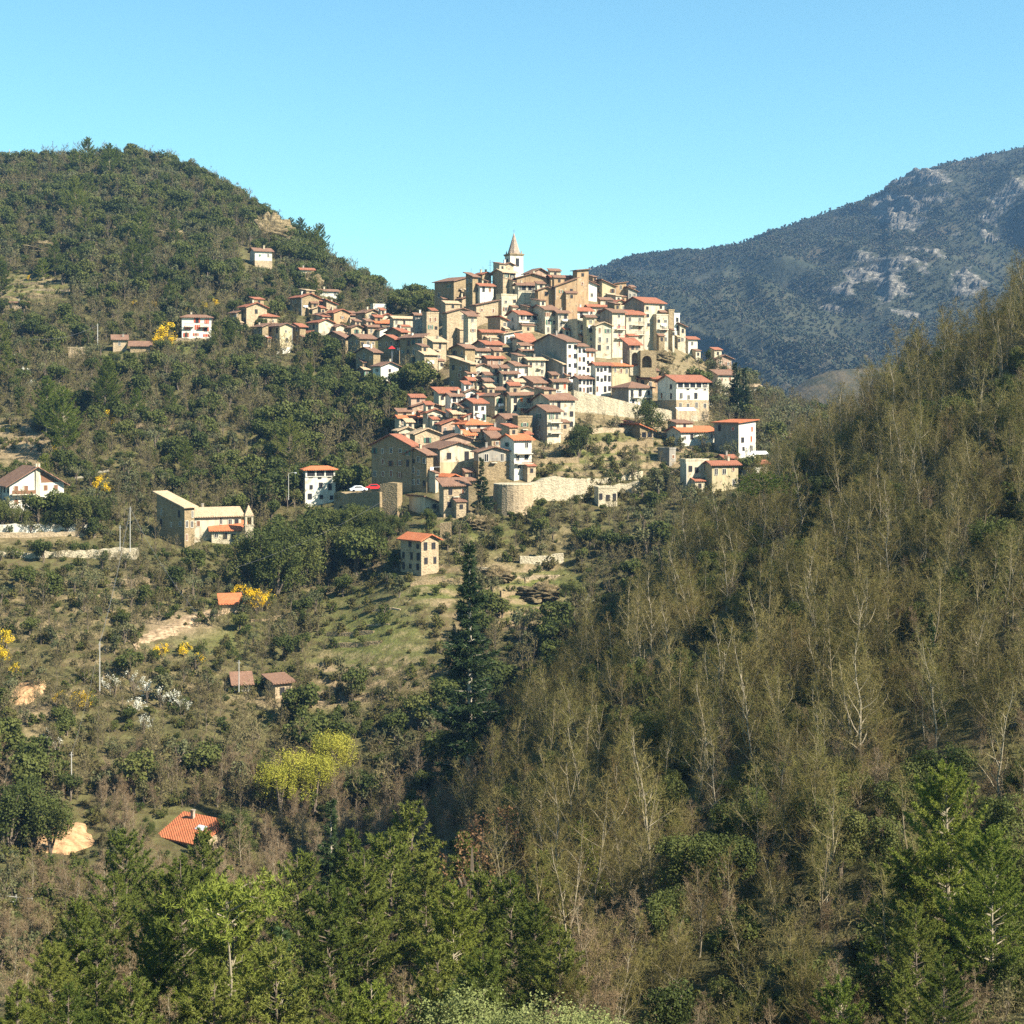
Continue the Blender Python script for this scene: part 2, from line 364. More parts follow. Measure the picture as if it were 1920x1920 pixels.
def g_bare(seed, h, spread=.32, stems=1, lean=0., nb=15, dens=1.4, w=.022, mat='twig', bark='greybark', up=.9, low=.16):
    g = np.random.default_rng(seed); segs = []; P, D, LN, W = [], [], [], []
    for s in range(stems):
        az = g.uniform(0, 6.28); ln = lean + (g.uniform(.08,.25) if stems > 1 else g.uniform(0,.06))
        hh = h*(1 if s == 0 else g.uniform(.7,.95))
        pts = []; wx, wy = 0., 0.
        for k in range(8):
            t = k/7; wx += g.normal()*.015*h; wy += g.normal()*.015*h
            pts.append(np.array([math.cos(az)*ln*h*t**1.2+wx, math.sin(az)*ln*h*t**1.2+wy, -.5+t*hh]))
        pts = np.array(pts); r0 = .0115*h/math.sqrt(stems)
        segs.append((pts, [r0*(1-.88*k/7) for k in range(8)], 6))
        for b in range(nb):
            t = low+(.97-low)*(b+g.uniform(0,.9))/nb; k = min(6, int(t*7)); p = pts[k]+(pts[k+1]-pts[k])*(t*7-k)
            a = b*2.4+g.uniform(-.5,.5); L = h*spread*(1.15-t*.85)*g.uniform(.55,1.15)
            e = g.uniform(.35,.8)+.35*t; d = np.array([math.cos(a)*math.cos(e), math.sin(a)*math.cos(e), math.sin(e)])
            bp = [p]
            for q in range(4):
                d = unit(d+np.array([0,0,.14*up])+g.normal(size=3)*.16); bp.append(bp[-1]+d*L/4)
            bp = np.array(bp); rb = r0*(1-.8*t)*.55
            segs.append((bp, [rb, rb*.8, rb*.6, rb*.4, rb*.2], 3))
            ns = max(3, int(7*dens))
            for c in range(ns):
                u = .2+.8*(c+g.uniform(0,.8))/ns; q = min(3, int(u*4)); p1 = bp[q]+(bp[q+1]-bp[q])*(min(u,.999)*4-q)
                d1 = unit(d*.7+g.normal(size=3)*.75+np.array([0,0,.45*up])); L1 = L*g.uniform(.25,.5)
                P.append(p1); D.append(d1); LN.append(L1); W.append(w*1.5)
                nt_ = max(3, int(6*dens))
                for e2 in range(nt_):
                    f2 = (e2+g.uniform(.3,1))/nt_; p2 = p1+d1*L1*f2; d2 = unit(d1*.8+g.normal(size=3)*.7+np.array([0,0,.3*up])); L2 = L1*g.uniform(.35,.75)
                    P.append(p2); D.append(d2); LN.append(L2); W.append(w)
                    for e3 in range(2):
                        P.append(p2+d2*L2*g.uniform(.2,.8)); D.append(d2+g.normal(size=3)*.6); LN.append(L2*g.uniform(.4,.8)); W.append(w*.8)
    P, D, LN, W = np.array(P), np.array(D), np.array(LN), np.array(W)
    v, f = blades(P, D, LN, W, g)
    return stick_mesh('trunk', segs, M[bark]), np_mesh('crown', v, f, [M[mat]])

def g_pine(seed, h, rmax, mat='pine', first=.12, whorl=.5, tuft=.36, tier=False, droop=0., gap=.12, dn=7.5):
    g = np.random.default_rng(seed); segs = []; P, O = [], []
    lean = g.normal(size=2)*.02*h
    top = np.array([lean[0], lean[1], h])
    segs.append(([(0,0,-.6), (lean[0]*.4,lean[1]*.4,h*.5), tuple(top)], [.013*h,.008*h,.002*h], 6))
    z = h*first
    while z < h*.985:
        t = z/h; L0 = rmax*min(1., (1-t)**.62*1.25)*(.55+.45*min(1, t/.28)) + .25
        nb = g.integers(4, 7)
        for b in range(nb):
            if g.random() < gap: continue
            a = g.uniform(0, 6.28); L = L0*g.uniform(.6,1.15); e = g.uniform(.05,.45)-droop+.4*t
            p = np.array([lean[0]*t, lean[1]*t, z+g.uniform(-.2,.2)]); d = np.array([math.cos(a)*math.cos(e), math.sin(a)*math.cos(e), math.sin(e)])
            bp = [p]
            for q in range(3):
                bp.append(bp[-1]+d*L/3); d = unit(d+np.array([0,0,.22 if not droop else .05])+g.normal(size=3)*.08)
            bp = np.array(bp); segs.append((bp, [.028*L**.5,.02*L**.5,.012,.006], 3))
            side = np.cross(d, [0,0,1]); nT = max(4, int(L*dn))
            for c in range(nT):
                u = .25+.75*(c+g.random())/nT; q = min(2, int(u*3)); p1 = bp[q]+(bp[q+1]-bp[q])*(min(u,.999)*3-q)
                off = g.normal()*.26*L*(1.15-u)
                P.append(p1+side*off+np.array([0,0,abs(off)*.1+g.normal()*.06])); O.append(unit(d+side*np.sign(off)*.5+np.array([0,0,.5 if not droop else -.15])))
        z += whorl*g.uniform(.7,1.3)
    P, O = np.array(P), np.array(O); k = 10
    P2 = np.repeat(P, k, 0); O2 = np.repeat(O, k, 0)
    v, f = blades(P2, O2*.75+g.normal(size=P2.shape)*.62, tuft*g.uniform(.7,1.25,len(P2)), tuft*.26, g)
    return stick_mesh('trunk', segs, M['trunk' if mat != 'pinel' else 'greybark']), np_mesh('crown', v, f, [M[mat]])

def g_spruce(seed, h, rmax, mat='spruce'):
    """tall dark conifer: separate drooping, ragged boughs on a visible trunk"""
    g = np.random.default_rng(seed); segs = [([(0,0,-1), (.1,0,h*.5), (0,0,h)], [.014*h,.009*h,.002*h], 7)]; P, D = [], []
    z = h*.06
    while z < h*.99:
        t = z/h; L0 = rmax*(1-t)**.95*(.75+.25*math.sin(z*1.1+seed))*(.75 if t < .2 else 1)
        for b in range(g.integers(3, 6)):
            a = g.uniform(0, 6.28); L = max(.35, L0*g.uniform(.45,1.2)); e = .12-.5*(1-t)*g.uniform(.3,.9)
            d = np.array([math.cos(a)*math.cos(e), math.sin(a)*math.cos(e), math.sin(e)]); bp = [np.array([0,0,z])]
            for q in range(4):
                bp.append(bp[-1]+d*L/4); d = unit(d+np.array([0,0,.13]))
            bp = np.array(bp); segs.append((bp, [.05,.04,.03,.02,.01], 3)); side = unit(np.cross(d, [0,0,1]))
            for c in range(max(8, int(L*15))):
                u = g.uniform(.12,1); q = min(3, int(u*4)); p1 = bp[q]+(bp[q+1]-bp[q])*(u*4-q if u < 1 else 1)
                o = g.normal()*.22*L*(1.1-u)**.6
                P.append(p1+side*o+np.array([0,0,-abs(o)*.35])); D.append(unit(d*.8+side*np.sign(o)*.6+np.array([0,0,-.35])))
        z += g.uniform(.28,.62)
    P, D = np.array(P), np.array(D); k = 6; P2, D2 = np.repeat(P, k, 0), np.repeat(D, k, 0)
    v, f = blades(P2, D2+g.normal(size=P2.shape)*.45, g.uniform(.35,.8,len(P2)), .13, g)
    return stick_mesh('trunk', segs, M['palebark']), np_mesh('crown', v, f, [M[mat]])

def fuse(name, parts):
    """one mesh of trunk and crown, for plants too small in the photo to show parts"""
    V, Fc, mats, mi, k = [], [], [], [], 0
    for q, me in enumerate(parts):
        n = len(me.vertices); co = np.empty(n*3, np.float32); me.vertices.foreach_get('co', co)
        V += [tuple(x) for x in co.reshape(-1,3)]
        for p in me.polygons: Fc.append(tuple(k+i for i in p.vertices)); mi.append(q)
        mats.append(me.materials[0]); k += n
    out = bpy.data.meshes.new(name); out.from_pydata(V, [], Fc)
    for m in mats: out.materials.append(m)
    out.polygons.foreach_set('material_index', mi); out.update(); return out

M['twigbark'] = plain_mat('twig_bark', (.17,.135,.08), .9, .35); M['greybark'] = plain_mat('grey_bark', (.235,.195,.13), .9, .4)
PL = {}
# near leafless trees: (trunk, crown) and how they look
PL['bare'] = [(g_bare(11, 12, .38, nb=17, bark='twigbark'), 'slender upright'), (g_bare(12, 13, .34, nb=19), 'pale-trunked'), (g_bare(13, 11, .42, stems=2), 'forked'),
              (g_bare(14, 10, .42, stems=3, bark='twigbark'), 'many-stemmed'), (g_bare(15, 11, .46, lean=.16, nb=16), 'leaning'), (g_bare(16, 9, .56, nb=16, bark='twigbark'), 'wide-spreading')]
PL['barer'] = [(g_bare(21, 8, .36, stems=3, mat='twigr'), 'many-stemmed'), (g_bare(22, 9, .34, stems=2, mat='twigr'), 'forked'), (g_bare(23, 9, .38, mat='twigr'), 'rounded')]
PL['pine'] = [(g_pine(31, 13, 4.3), 'full'), (g_pine(32, 12, 4.6, gap=.2), 'broad'), (g_pine(33, 14, 3.6, first=.2), 'slim'), (g_pine(34, 11, 4.4, 'pinel', gap=.22), 'loose yellow-green'), (g_pine(35, 16, 6.0, 'pinel', tuft=.27, dn=15, gap=.2), 'big light green'), (g_pine(36, 16, 5.6, 'pine', tuft=.27, dn=15, gap=.15), 'big dark green')]
PL['spruce'] = [(g_spruce(41, 27, 6.6), 'ragged'), (g_spruce(42, 16, 4.6), 'dense')]
PL['holm'] = [(g_leafy(51+k, 6, 3.1, 1900, .27, 7+k, mat='holm'), a) for k, a in enumerate(('rounded', 'lumpy', 'broad'))]
PL['olive'] = [(g_leafy(61+k, 5, 2.7, 1000, .24, 7, mat='olive', gaps=.5), a) for k, a in enumerate(('open', 'rounded', 'spreading'))]
PL['scrub'] = [(g_leafy(71+k, 2.2, 1.5, 420, .20, 6, .02, mat='scrub', gaps=.4), a) for k, a in enumerate(('low', 'tufted', 'rounded'))]
PL['farbare'] = [(g_bare(81, 6, .42, stems=2, nb=9, dens=.7, w=.07, mat='farbare', bark='trunk'), 'forked'), (g_bare(82, 6, .46, stems=3, nb=7, dens=.7, w=.07, mat='farbare', bark='trunk'), 'bushy'),
                 (g_bare(83, 7, .40, nb=14, dens=.7, w=.07, mat='farbare', bark='trunk'), 'rounded')]
PL['mimosa'] = [(g_leafy(91+k, 4.2, 2.2, 2000, .12, 7, .1, mat='mimosa', gaps=.45), 'bright') for k in range(2)]
PL['bloss'] = [(g_leafy(95+k, 4.5, 2.2, 900, .15, 8, .1, mat='bloss', gaps=.55), 'white') for k in range(2)]
PL['willow'] = [(g_leafy(97, 8, 4.0, 13000, .09, 11, .12, mat='willow', gaps=.5), 'yellow')]
M['sallow'] = leaf_mat('pale_green_buds', [(.17,.19,.06), (.23,.24,.085), (.20,.20,.07)], .8, .3, .5)
PL['sallow'] = [(g_leafy(99, 8, 4.0, 11000, .085, 10, .1, mat='sallow', gaps=.5), 'pale')]
PL['holmn'] = [(g_leafy(151+k, 6, 3.0, 9500, .105, 11+k, .12, mat='holm', gaps=.45), a) for k, a in enumerate(('dense', 'wide', 'uneven'))]
PL['rust'] = [(g_leafy(98, 8, 3.4, 3600, .095, 9, .2, mat='rust', gaps=.6), 'rusty')]
FUSED = {k: [fuse(k, p) for p, a in PL[k]] for k in ('holm', 'olive', 'scrub', 'farbare', 'mimosa', 'bloss')}
for me in FUSED['holm']+FUSED['olive']: me.name = 'bushy_tree'
# ------------------------------------------------------------------ houses
WINM = {}
def win_mesh(style, w, h):
    k = (style, round(w, 2), round(h, 2))
    if k in WINM: return WINM[k]
    m = MB(); a, b, t = w/2, h/2, .07
    fr = {'d': 'rail', 'p': 'frame', 'b': 'shutb', 'g': 'shutg', 'o': 'shuto', 'r': 'shutr'}.get(style, 'frame')
    # surround stands 7 cm proud of the wall, the pane sits back inside it
    m.box(-a-t, -a, -.07, .05, -b-t, b+t, 0); m.box(a, a+t, -.07, .05, -b-t, b+t, 0)
    m.box(-a, a, -.07, .05, b, b+t, 0); m.box(-a-.04, a+.04, -.12, .05, -b-t, -b, 0)
    if style in 'bgor':                            # closed louvred shutters
        m.box(-a, -.02, -.055, -.01, -b, b, 1); m.box(.02, a, -.055, -.01, -b, b, 1); m.box(-a, a, -.02, .03, -b, b, 2)
        me = m.mesh('window', ['frame', fr, 'glass'])
    else:
        m.box(-a, a, -.025, .03, -b, b, 1); m.box(-.03, .03, -.05, -.025, -b, b, 0)
        me = m.mesh('window', [fr if style == 'd' else 'frame', 'glass'])
    WINM[k] = me; return me
SHUT = {}
def shutter_mesh(col, w, h):
    k = (col, round(w, 2), round(h, 2))
    if k not in SHUT:
        m = MB(); m.box(-w/2, w/2, -.09, -.03, -h/2, h/2)
        SHUT[k] = m.mesh('shutter', [{'g': 'shutg', 'b': 'shutb', 'o': 'shuto', 'r': 'shutr'}[col]])
    return SHUT[k]
HOUSES = []        # (x, y, radius) footprints, for the planting
CHIM = None
def house(name, label, xl, xc, xr, ey, by, roof='E', th=25, wall='stone', tiles='rooft', win=(2, 2), lwin=None, style='p', Y=None, pitch=20, chim=None,
          bal=None, lower=None, group='houses of the hill village', seed=None, d=None, w=None, cat='house', over=.72, open_sh=None, ww=.8, wh=1.25, topopen=False, Ymin=300, row=2.75, flank=None, annex=None):
    if annex is None: annex = group == 'houses of the hill village'
    g = random.Random(seed if seed is not None else int(xl*7+ey*13))
    th = R(th); Y = Y or hit((xc+xr)/2, by+6, Ymin)
    if 800 < xc < 1320 and by < 560: Y = min(Y, 524+(545-by)*.6)
    s = F/Y
    w = w or max(2.2, (xr-xc)/(s*max(.3, math.cos(th)))); d = d or (max(3.2, min(16, (xc-xl)/(s*math.sin(th)))) if xc-xl > 1 and th > .05 else 6.5)
    C0 = pt(xc, ey, Y); ze = C0.z
    rx = Vector((math.cos(th), math.sin(th), 0)); ry = Vector((-math.sin(th), math.cos(th), 0))
    cs = [C0, C0+rx*w, C0+rx*w+ry*d, C0+ry*d]
    vis = (by-ey)/s
    zb = min(min(float(zt(c.x, c.y)) for c in cs)-1.2, ze-vis-.6)
    root = empty(name, (C0.x, C0.y, zb), th, label=label, cat=cat, group=group)
    H = ze-zb; HOUSES.append((C0+rx*w/2+ry*d/2, max(w, d)*.62, Y))
    tp = math.tan(R(pitch)); q = [H]*4; m = MB(); r = MB(); T = .24; o = over
    B = [(0,0,0),(w,0,0),(w,d,0),(0,d,0)]
    if roof == 'L': q = [H, H+tp*w, H+tp*w, H]
    if roof == 'R': q = [H+tp*w, H, H, H+tp*w]; q = [z-tp*w*0 for z in q]
    if roof == 'S': q = [H, H, H+tp*d, H+tp*d]
    if roof == 'F': q = [H+.5]*4
    Tt = [(B[i][0], B[i][1], q[i]) for i in range(4)]
    m.hexa(B, Tt)
    if roof == 'G':
        a = tp*w/2
        m.face([(0,0,H),(w,0,H),(w/2,0,H+a)]); m.face([(w,d,H),(0,d,H),(w/2,d,H+a)])
        e = tp*o
        r.slab([(-o,-o,H-e+T),(w/2,-o,H+a+T),(w/2,d+o,H+a+T),(-o,d+o,H-e+T)], T)
        r.slab([(w/2,-o,H+a+T),(w+o,-o,H-e+T),(w+o,d+o,H-e+T),(w/2,d+o,H+a+T)], T)
        ridge = (w/2, d/2, H+a+T)
    elif roof == 'E':
        a = tp*d/2; e = tp*o
        m.face([(0,0,H),(0,d/2,H+a),(0,d,H)]); m.face([(w,0,H),(w,d,H),(w,d/2,H+a)])
        r.slab([(-o,-o,H-e+T),(w+o,-o,H-e+T),(w+o,d/2,H+a+T),(-o,d/2,H+a+T)], T)
        r.slab([(-o,d/2,H+a+T),(w+o,d/2,H+a+T),(w+o,d+o,H-e+T),(-o,d+o,H-e+T)], T)
        ridge = (w/2, d/2, H+a+T)
    elif roof == 'H':
        a = tp*min(w, d)/2; e = tp*o; i = min(w, d)/2
        p0, p1 = ((i, d/2), (w-i, d/2)) if w >= d else ((w/2, i), (w/2, d-i))
        A0, A1 = (*p0, H+a+T), (*p1, H+a+T)
        E = [(-o,-o,H-e+T),(w+o,-o,H-e+T),(w+o,d+o,H-e+T),(-o,d+o,H-e+T)]
        r.hexa([(x,y,z-T) for x,y,z in E], E)
        if w >= d:
            r.face([E[0],E[1],A1,A0]); r.face([E[1],E[2],A1]); r.face([E[2],E[3],A0,A1]); r.face([E[3],E[0],A0])
        else:
            r.face([E[0],E[1],A0]); r.face([E[1],E[2],A1,A0]); r.face([E[2],E[3],A1]); r.face([E[3],E[0],A0,A1])
        ridge = (w/2, d/2, H+a+T)
    elif roof in 'LRS':
        zf = {'L': lambda x, y: H+tp*x, 'R': lambda x, y: H+tp*(w-x), 'S': lambda x, y: H+tp*y}[roof]
        r.slab([(x,y,zf(x,y)+T) for x,y in ((-o,-o),(w+o,-o),(w+o,d+o),(-o,d+o))], T)
        ridge = (w*.5, d*.6, zf(w*.5, d*.6)+T)
    else:
        r.box(.25, w-.25, .25, d-.25, H+.38, H+.55) ; ridge = (w*.6, d*.6, H+.5)
        for x0,x1,y0,y1 in ((-.08,w+.08,-.08,.25),(-.08,w+.08,d-.25,d+.08),(-.08,.25,.25,d-.25),(w-.25,w+.08,.25,d-.25)): m.box(x0,x1,y0,y1,H+.5,H+.95)
    mats = [wall]
    m.build('wall', mats, root)
    if flank:
        f_ = MB(); z1, z2 = q[0], q[3]; f_.hexa([(-.03,0,0),(0,0,0),(0,d,0),(-.03,d,0)], [(-.03,0,z1),(0,0,z1),(0,d,z2),(-.03,d,z2)])
        if roof == 'E': f_.hexa([(-.03,0,H),(-.03,d/2,H+tp*d/2),(-.03,d,H)], [(0,0,H),(0,d/2,H+tp*d/2),(0,d,H)])
        f_.build('side_wall', flank, root)
    if lower:                                           # a lower storey of another colour, 3 mm proud
        hz = H-lower[1]/s; mm = MB(); mm.box(-.03, w+.03, -.03, d+.03, -.05, hz); mm.build('base_wall', lower[0], root)
    ro = r.build('roof', tiles if roof != 'F' else 'roofp', root)
    nch = chim if chim is not None else (1 if g.random() < .5 and roof != 'F' else 0)
    for k in range(nch):
        cx, cy = ridge[0]+w*g.uniform(-.3, .3), ridge[1]+d*g.uniform(-.22, .22); c = MB(); z0 = ridge[2]-.9
        c.box(cx-.28, cx+.28, cy-.24, cy+.24, z0, ridge[2]+.75); c.box(cx-.36, cx+.36, cy-.32, cy+.32, ridge[2]+.75, ridge[2]+.87)
        c.build('chimney', g.choice(['cream', 'white', 'grey', 'pale']), ro)
    def put_windows(rows, cols, W, face):
        hh = min(H-1, max(vis, 2.6)); st = min(row, (hh-.35)/rows)
        for i in range(rows):
            z = H-st*(i+.5)-.12
            for j in range(cols):
                if rows*cols > 2 and g.random() < .16 and ww < .95: continue
                x = W*(j+.5)/cols+g.uniform(-.3, .3)*min(1, W/cols/2.4)*(ww < .95); zj = g.uniform(-.28, .28)*(ww < .95)
                stl = style if g.random() < .5 else g.choice('dddpb')
                a_, b_ = min(ww*g.choice((1, 1, .8, 1.15)), W/cols*.55), min(wh*g.choice((1, 1, .7, 1.25)), st*.66)
                me = win_mesh(stl, a_, b_)
                lo, ro_ = ((x, -.02, z+zj), 0) if face == 'r' else ((-.02 if not flank else -.05, W-x, z+zj), -math.pi/2)
                wo = link('window', me, root, lo, (0, 0, ro_))
                if not open_sh and annex and ww < .95 and g.random() < .22 and a_ < W/cols*.4:
                    sc_ = g.choice('ggbb')
                    for sg in (-1, 1): link('shutter', shutter_mesh(sc_, a_*.5, b_), wo, (sg*(a_*.76+.08), 0, 0))
                if open_sh and face == 'r':
                    for sg in (-1, 1): link('shutter', shutter_mesh(open_sh, a_*.52, b_), wo, (sg*(a_*.78+.1), 0, 0))
    if win: put_windows(*win, w, 'r')
    if lwin: put_windows(*lwin, d, 'l')
    for bx in (bal or []):                               # balconies: (x0, x1 fractions, storey down from the eave)
        x0, x1, k = bx[:3]; z = H-2.75*k+.15; b = MB(); b.box(w*x0, w*x1, -1.15, .02, z-.18, z)
        b.box(w*x0+.2, w*x0+.4, -.9, 0, z-.45, z-.18); b.box(w*x1-.4, w*x1-.2, -.9, 0, z-.45, z-.18)
        bo = b.build('balcony', 'slab', root); l = MB(); n = max(3, int((x1-x0)*w/.3))
        for i in range(n+1):
            x = w*x0+.04+(w*(x1-x0)-.08)*i/n; l.box(x-.02, x+.02, -1.12, -1.08, z, z+.9)
        l.box(w*x0, w*x1, -1.14, -1.06, z+.9, z+.97); l.build('railing', bx[3] if len(bx) > 3 else 'rail', bo)
    if topopen:                                          # loggia under the eaves: flat dark panel paints its inner shade, piers in front
        lg = MB(); z1, z0 = H-.35, H-1.75; nP = max(2, int(w/2.2))
        lg.box(.3, w-.3, -.03, .02, z0, z1, 0)
        for i in range(nP+1):
            x = .3+(w-.6)*i/nP; lg.box(x-.2, x+.2, -.12, -.03, z0, z1, 1)
        lg.box(.1, w-.1, -.16, .02, z0-.18, z0, 1); lg.build('loggia', ['glass', wall], root)
    if annex:
        wl = g.choice([wall, wall, 'stone', 'cream', 'stoned', 'pale']); tl = g.choice(['rooft', 'rooft', 'roofr', 'roofp'])
        if g.random() < .55 and w > 3.6:                  # a storey added on top of part of the house
            a0 = 0 if g.random() < .5 else w*.5; a1 = a0+w*.5; y0, y1 = d*.35, d*.95; zt0 = ridge[2]-.2; hb = g.uniform(.9, 1.9); b = MB(); b.hexa([(a0+.1,y0,H-.3),(a1-.1,y0,H-.3),(a1-.1,y1,H-.3),(a0+.1,y1,H-.3)], [(a0+.1,y0,zt0+hb),(a1-.1,y0,zt0+hb),(a1-.1,y1,zt0+hb+.7),(a0+.1,y1,zt0+hb+.7)])
            ao = b.build('upper_storey', wl, root); b = MB(); k = .7/(y1-y0); b.slab([(a0-.25,y0-.45,zt0+hb+.2-.45*k),(a1+.25,y0-.45,zt0+hb+.2-.45*k),(a1+.25,y1+.3,zt0+hb+.9+.3*k),(a0-.25,y1+.3,zt0+hb+.9+.3*k)], .18); b.build('roof', tl, ao)
            link('window', win_mesh('d', .7, .8), ao, ((a0+a1)/2, y0-.02, zt0+hb*.35))
        if g.random() < .6 and vis > 3.2:                 # a lean-to or terrace against the front
            a0 = g.uniform(0, .5)*w; a1 = min(w, a0+g.uniform(.35, .55)*w); dp = g.uniform(1.2, 2.4); zz = H-vis*g.uniform(.5, .75); b = MB(); b.hexa([(a0,-dp,0),(a1,-dp,0),(a1,-.01,0),(a0,-.01,0)], [(a0,-dp,zz),(a1,-dp,zz),(a1,-.01,zz+.6),(a0,-.01,zz+.6)])
            ao = b.build('lean_to', wl, root); b = MB(); k = .6/dp; b.slab([(a0-.25,-dp-.35,zz+.18-.35*k),(a1+.25,-dp-.35,zz+.18-.35*k),(a1+.25,-.03,zz+.78),(a0-.25,-.03,zz+.78)], .16); b.build('roof', tl, ao)
            link('window', win_mesh('d', .7, .9), ao, ((a0+a1)/2, -dp-.02, max(.8, zz-1.1)))
        if g.random() < .4 and w > 3.5 and vis > 3.5 and not bal: # small iron balcony
            z = H-2.75+.12; xm = w*g.uniform(.3, .7); b = MB(); b.box(xm-.75, xm+.75, -.9, .02, z-.15, z); bo = b.build('balcony', 'slab', root); l = MB()
            for i in range(7): l.box(xm-.73+.24*i, xm-.70+.24*i, -.88, -.85, z, z+.9)
            l.box(xm-.75, xm+.75, -.9, -.84, z+.9, z+.95); l.build('railing', 'rail', bo)
        if g.random() < .3:                               # television aerial on the roof
            b = MB(); zz = ridge[2]-.3; b.tube([(ridge[0],ridge[1],zz),(ridge[0],ridge[1],zz+2.2)],[.03,.03],4)
            for k_ in range(3): b.box(ridge[0]-.5+.1*k_, ridge[0]+.5-.1*k_, ridge[1]-.02, ridge[1]+.02, zz+1.5+.25*k_, zz+1.54+.25*k_)
            b.build('aerial', 'rail', ro)
        if g.random() < .22 and vis > 4:                  # washing on a line
            b = MB(); zz = H-g.uniform(1.9, 3.2); n_ = g.randint(3, 6); x0 = g.uniform(.1, .4)*w
            for k_ in range(n_):
                if x0+.6*(k_+1) > w-.1: break
                b.box(x0+.6*k_, x0+.6*k_+.48, -.5, -.47, zz-g.uniform(.5, .95), zz)
            b.box(x0-.1, x0+.6*n_, -.495, -.475, zz, zz+.03); b.build('laundry', 'canvas', root)
        if g.random() < .35: # drainpipe
            b = MB(); xx = g.choice((.12, w-.12)); b.tube([(xx,-.08,max(.2, H-vis-1)),(xx,-.08,H-.1)], [.05,.05], 5); b.build('drainpipe', 'metal', root)
    root['_h'] = H
    return root
h = house
ST, WH, CR, GR, OC = 'stone_house', 'white_house', 'cream_house', 'grey_house', 'ochre_house'
# --- the arm of houses along the ridge on the left
h(ST,'tall stone gable house with red roof topping the leftmost ridge cluster',444,462,496,575,622,'G',38,'stone','roofr',(1,1),(2,2))
h(ST,'low shaded lean-to house hugging the left wall of the red-roofed ridge cluster',427,443,447,586,622,'L',38,'stoned','rooft',None,(2,2))
h(ST,'stone house with red hipped roof stepping down right of the leftmost gable',463,492,517,592,622,'H',38,'stone','roofr',(1,2),(2,3))
h(ST,'tall narrow house with sunlit yellow gable standing above white terrace foot',495,524.5,546,611,655,'G',38,'yellow','rooft',(2,1),(3,2))
h(ST,'low house with thin red roof joining the yellow gable to the pale gable',548,573,577,626,640,'L',38,'stoned','roofr',None,(1,3))
h(CR,'pale cream gable with long shaded flank in the lower ridge row',574,597.5,623,604,634,'G',38,'cream','roofr',(1,0) and None,(2,3))
h(ST,'small lit stone house beneath the uppermost ridge roofs',566,573,590,571,588,'E',38,'stone','rooft',(1,1))
h(ST,'low pitched stone gable right of the small lit ridge house',583,586,611,579,596,'G',30,'stone','roofp',(1,1))
h(ST,'dark walled house with pale red roof at the upper left of the ridge row',539,565,595,557,592,'G',38,'stoned','roofr',None,(2,3))
h(ST,'tiny red roof house tucked behind the ridge row below the pale cottage',585,592,613,566,580,'E',30,'stone','roofr',(1,1))
h(ST,'house with red roof falling right near the crest of the ridge row',608,612,630,570,588,'R',30,'stone','roofr',(1,1))
h(ST,'wide ochre gable with large red roof slope in mid ridge row',603,626,654,586,608,'G',38,'ochre','roofr',(1,1),(1,3))
h(ST,'narrow sunlit stub house between two gables of the ridge row',652,655,668,590,602,'S',30,'stone','rooft',None)
h(ST,'broad sunlit stone house with brown roof in mid ridge row',664,685,712,586,614,'G',38,'stone','rooft',(2,2),(1,2))
h(WH,'flat white roof terrace house sticking up behind the ridge row',697,700,723,574,588,'F',25,'white','roofp',(1,2))
h(ST,'small gable with plain sunlit wall below the wide ochre gable',610,630,648,612,632,'G',38,'cream','rooft',None,(2,2))
h(ST,'small gable with one window above the dark cliff wall',645,658.5,679,614,636,'G',38,'stone','rooft',(1,1),(2,1))
h(ST,'house with faded orange roof sloping towards the valley in ridge row',697,705,735,605,622,'S',30,'stone','roofo',(1,2))
h(CR,'broad cream house with low roof at right part of ridge row',733,738,776,596,626,'E',30,'cream','roofp',(2,3))
h(GR,'tall pale grey house with two windows beside white roof terrace',776,779,794,590,632,'E',20,'grey','rooft',(3,2))
h(ST,'tall stone house under a bright white roof terrace near the castle rock',793,800,822,590,640,'F',30,'stone','roofp',(2,2))
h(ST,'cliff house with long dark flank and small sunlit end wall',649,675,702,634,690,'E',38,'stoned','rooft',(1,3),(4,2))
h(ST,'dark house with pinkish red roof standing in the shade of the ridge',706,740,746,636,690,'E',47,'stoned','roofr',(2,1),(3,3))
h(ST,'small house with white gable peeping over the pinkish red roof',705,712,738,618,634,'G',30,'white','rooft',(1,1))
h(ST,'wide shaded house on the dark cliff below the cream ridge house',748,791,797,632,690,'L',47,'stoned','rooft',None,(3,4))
h(ST,'sunlit tower-like house end rising from the dark ravine',778,796,820,664,715,'S',38,'stone','roofp',None,(3,1))
h(WH,'bright white gable house standing alone over the dark ravine',697,714,746,686,738,'G',35,'white','rooft',(2,1),(2,1),lower=('stoned',28))  # dark base wall puts the shade on the basement into its colour
h(ST,'low annex with sunlit roof on the left of the bright white gable',678,683,704,692,716,'E',35,'stoned','roofp',(1,2))
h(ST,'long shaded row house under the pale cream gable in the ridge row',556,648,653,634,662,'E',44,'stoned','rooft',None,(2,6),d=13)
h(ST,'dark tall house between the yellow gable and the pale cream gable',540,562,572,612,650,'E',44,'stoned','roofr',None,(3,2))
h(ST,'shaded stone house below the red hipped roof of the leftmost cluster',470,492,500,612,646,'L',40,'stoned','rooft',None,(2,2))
h(ST,'lit gable squeezed left of the wide ochre gable of the ridge row',584,596,612,590,610,'G',38,'stone','rooft',(1,1),None)
h(CR,'small cream gable right of the broad sunlit stone house in ridge row',708,716,734,592,616,'G',30,'cream','roofr',(1,1),None)
h(ST,'low brown house filling the ridge row below the flat white terrace house',680,690,712,612,636,'E',38,'stone','rooft',(1,2),(1,1))
h(ST,'tall shaded house with small lit end below the broad cream house',722,752,764,622,668,'E',46,'stoned','roofr',(2,1),(3,2))
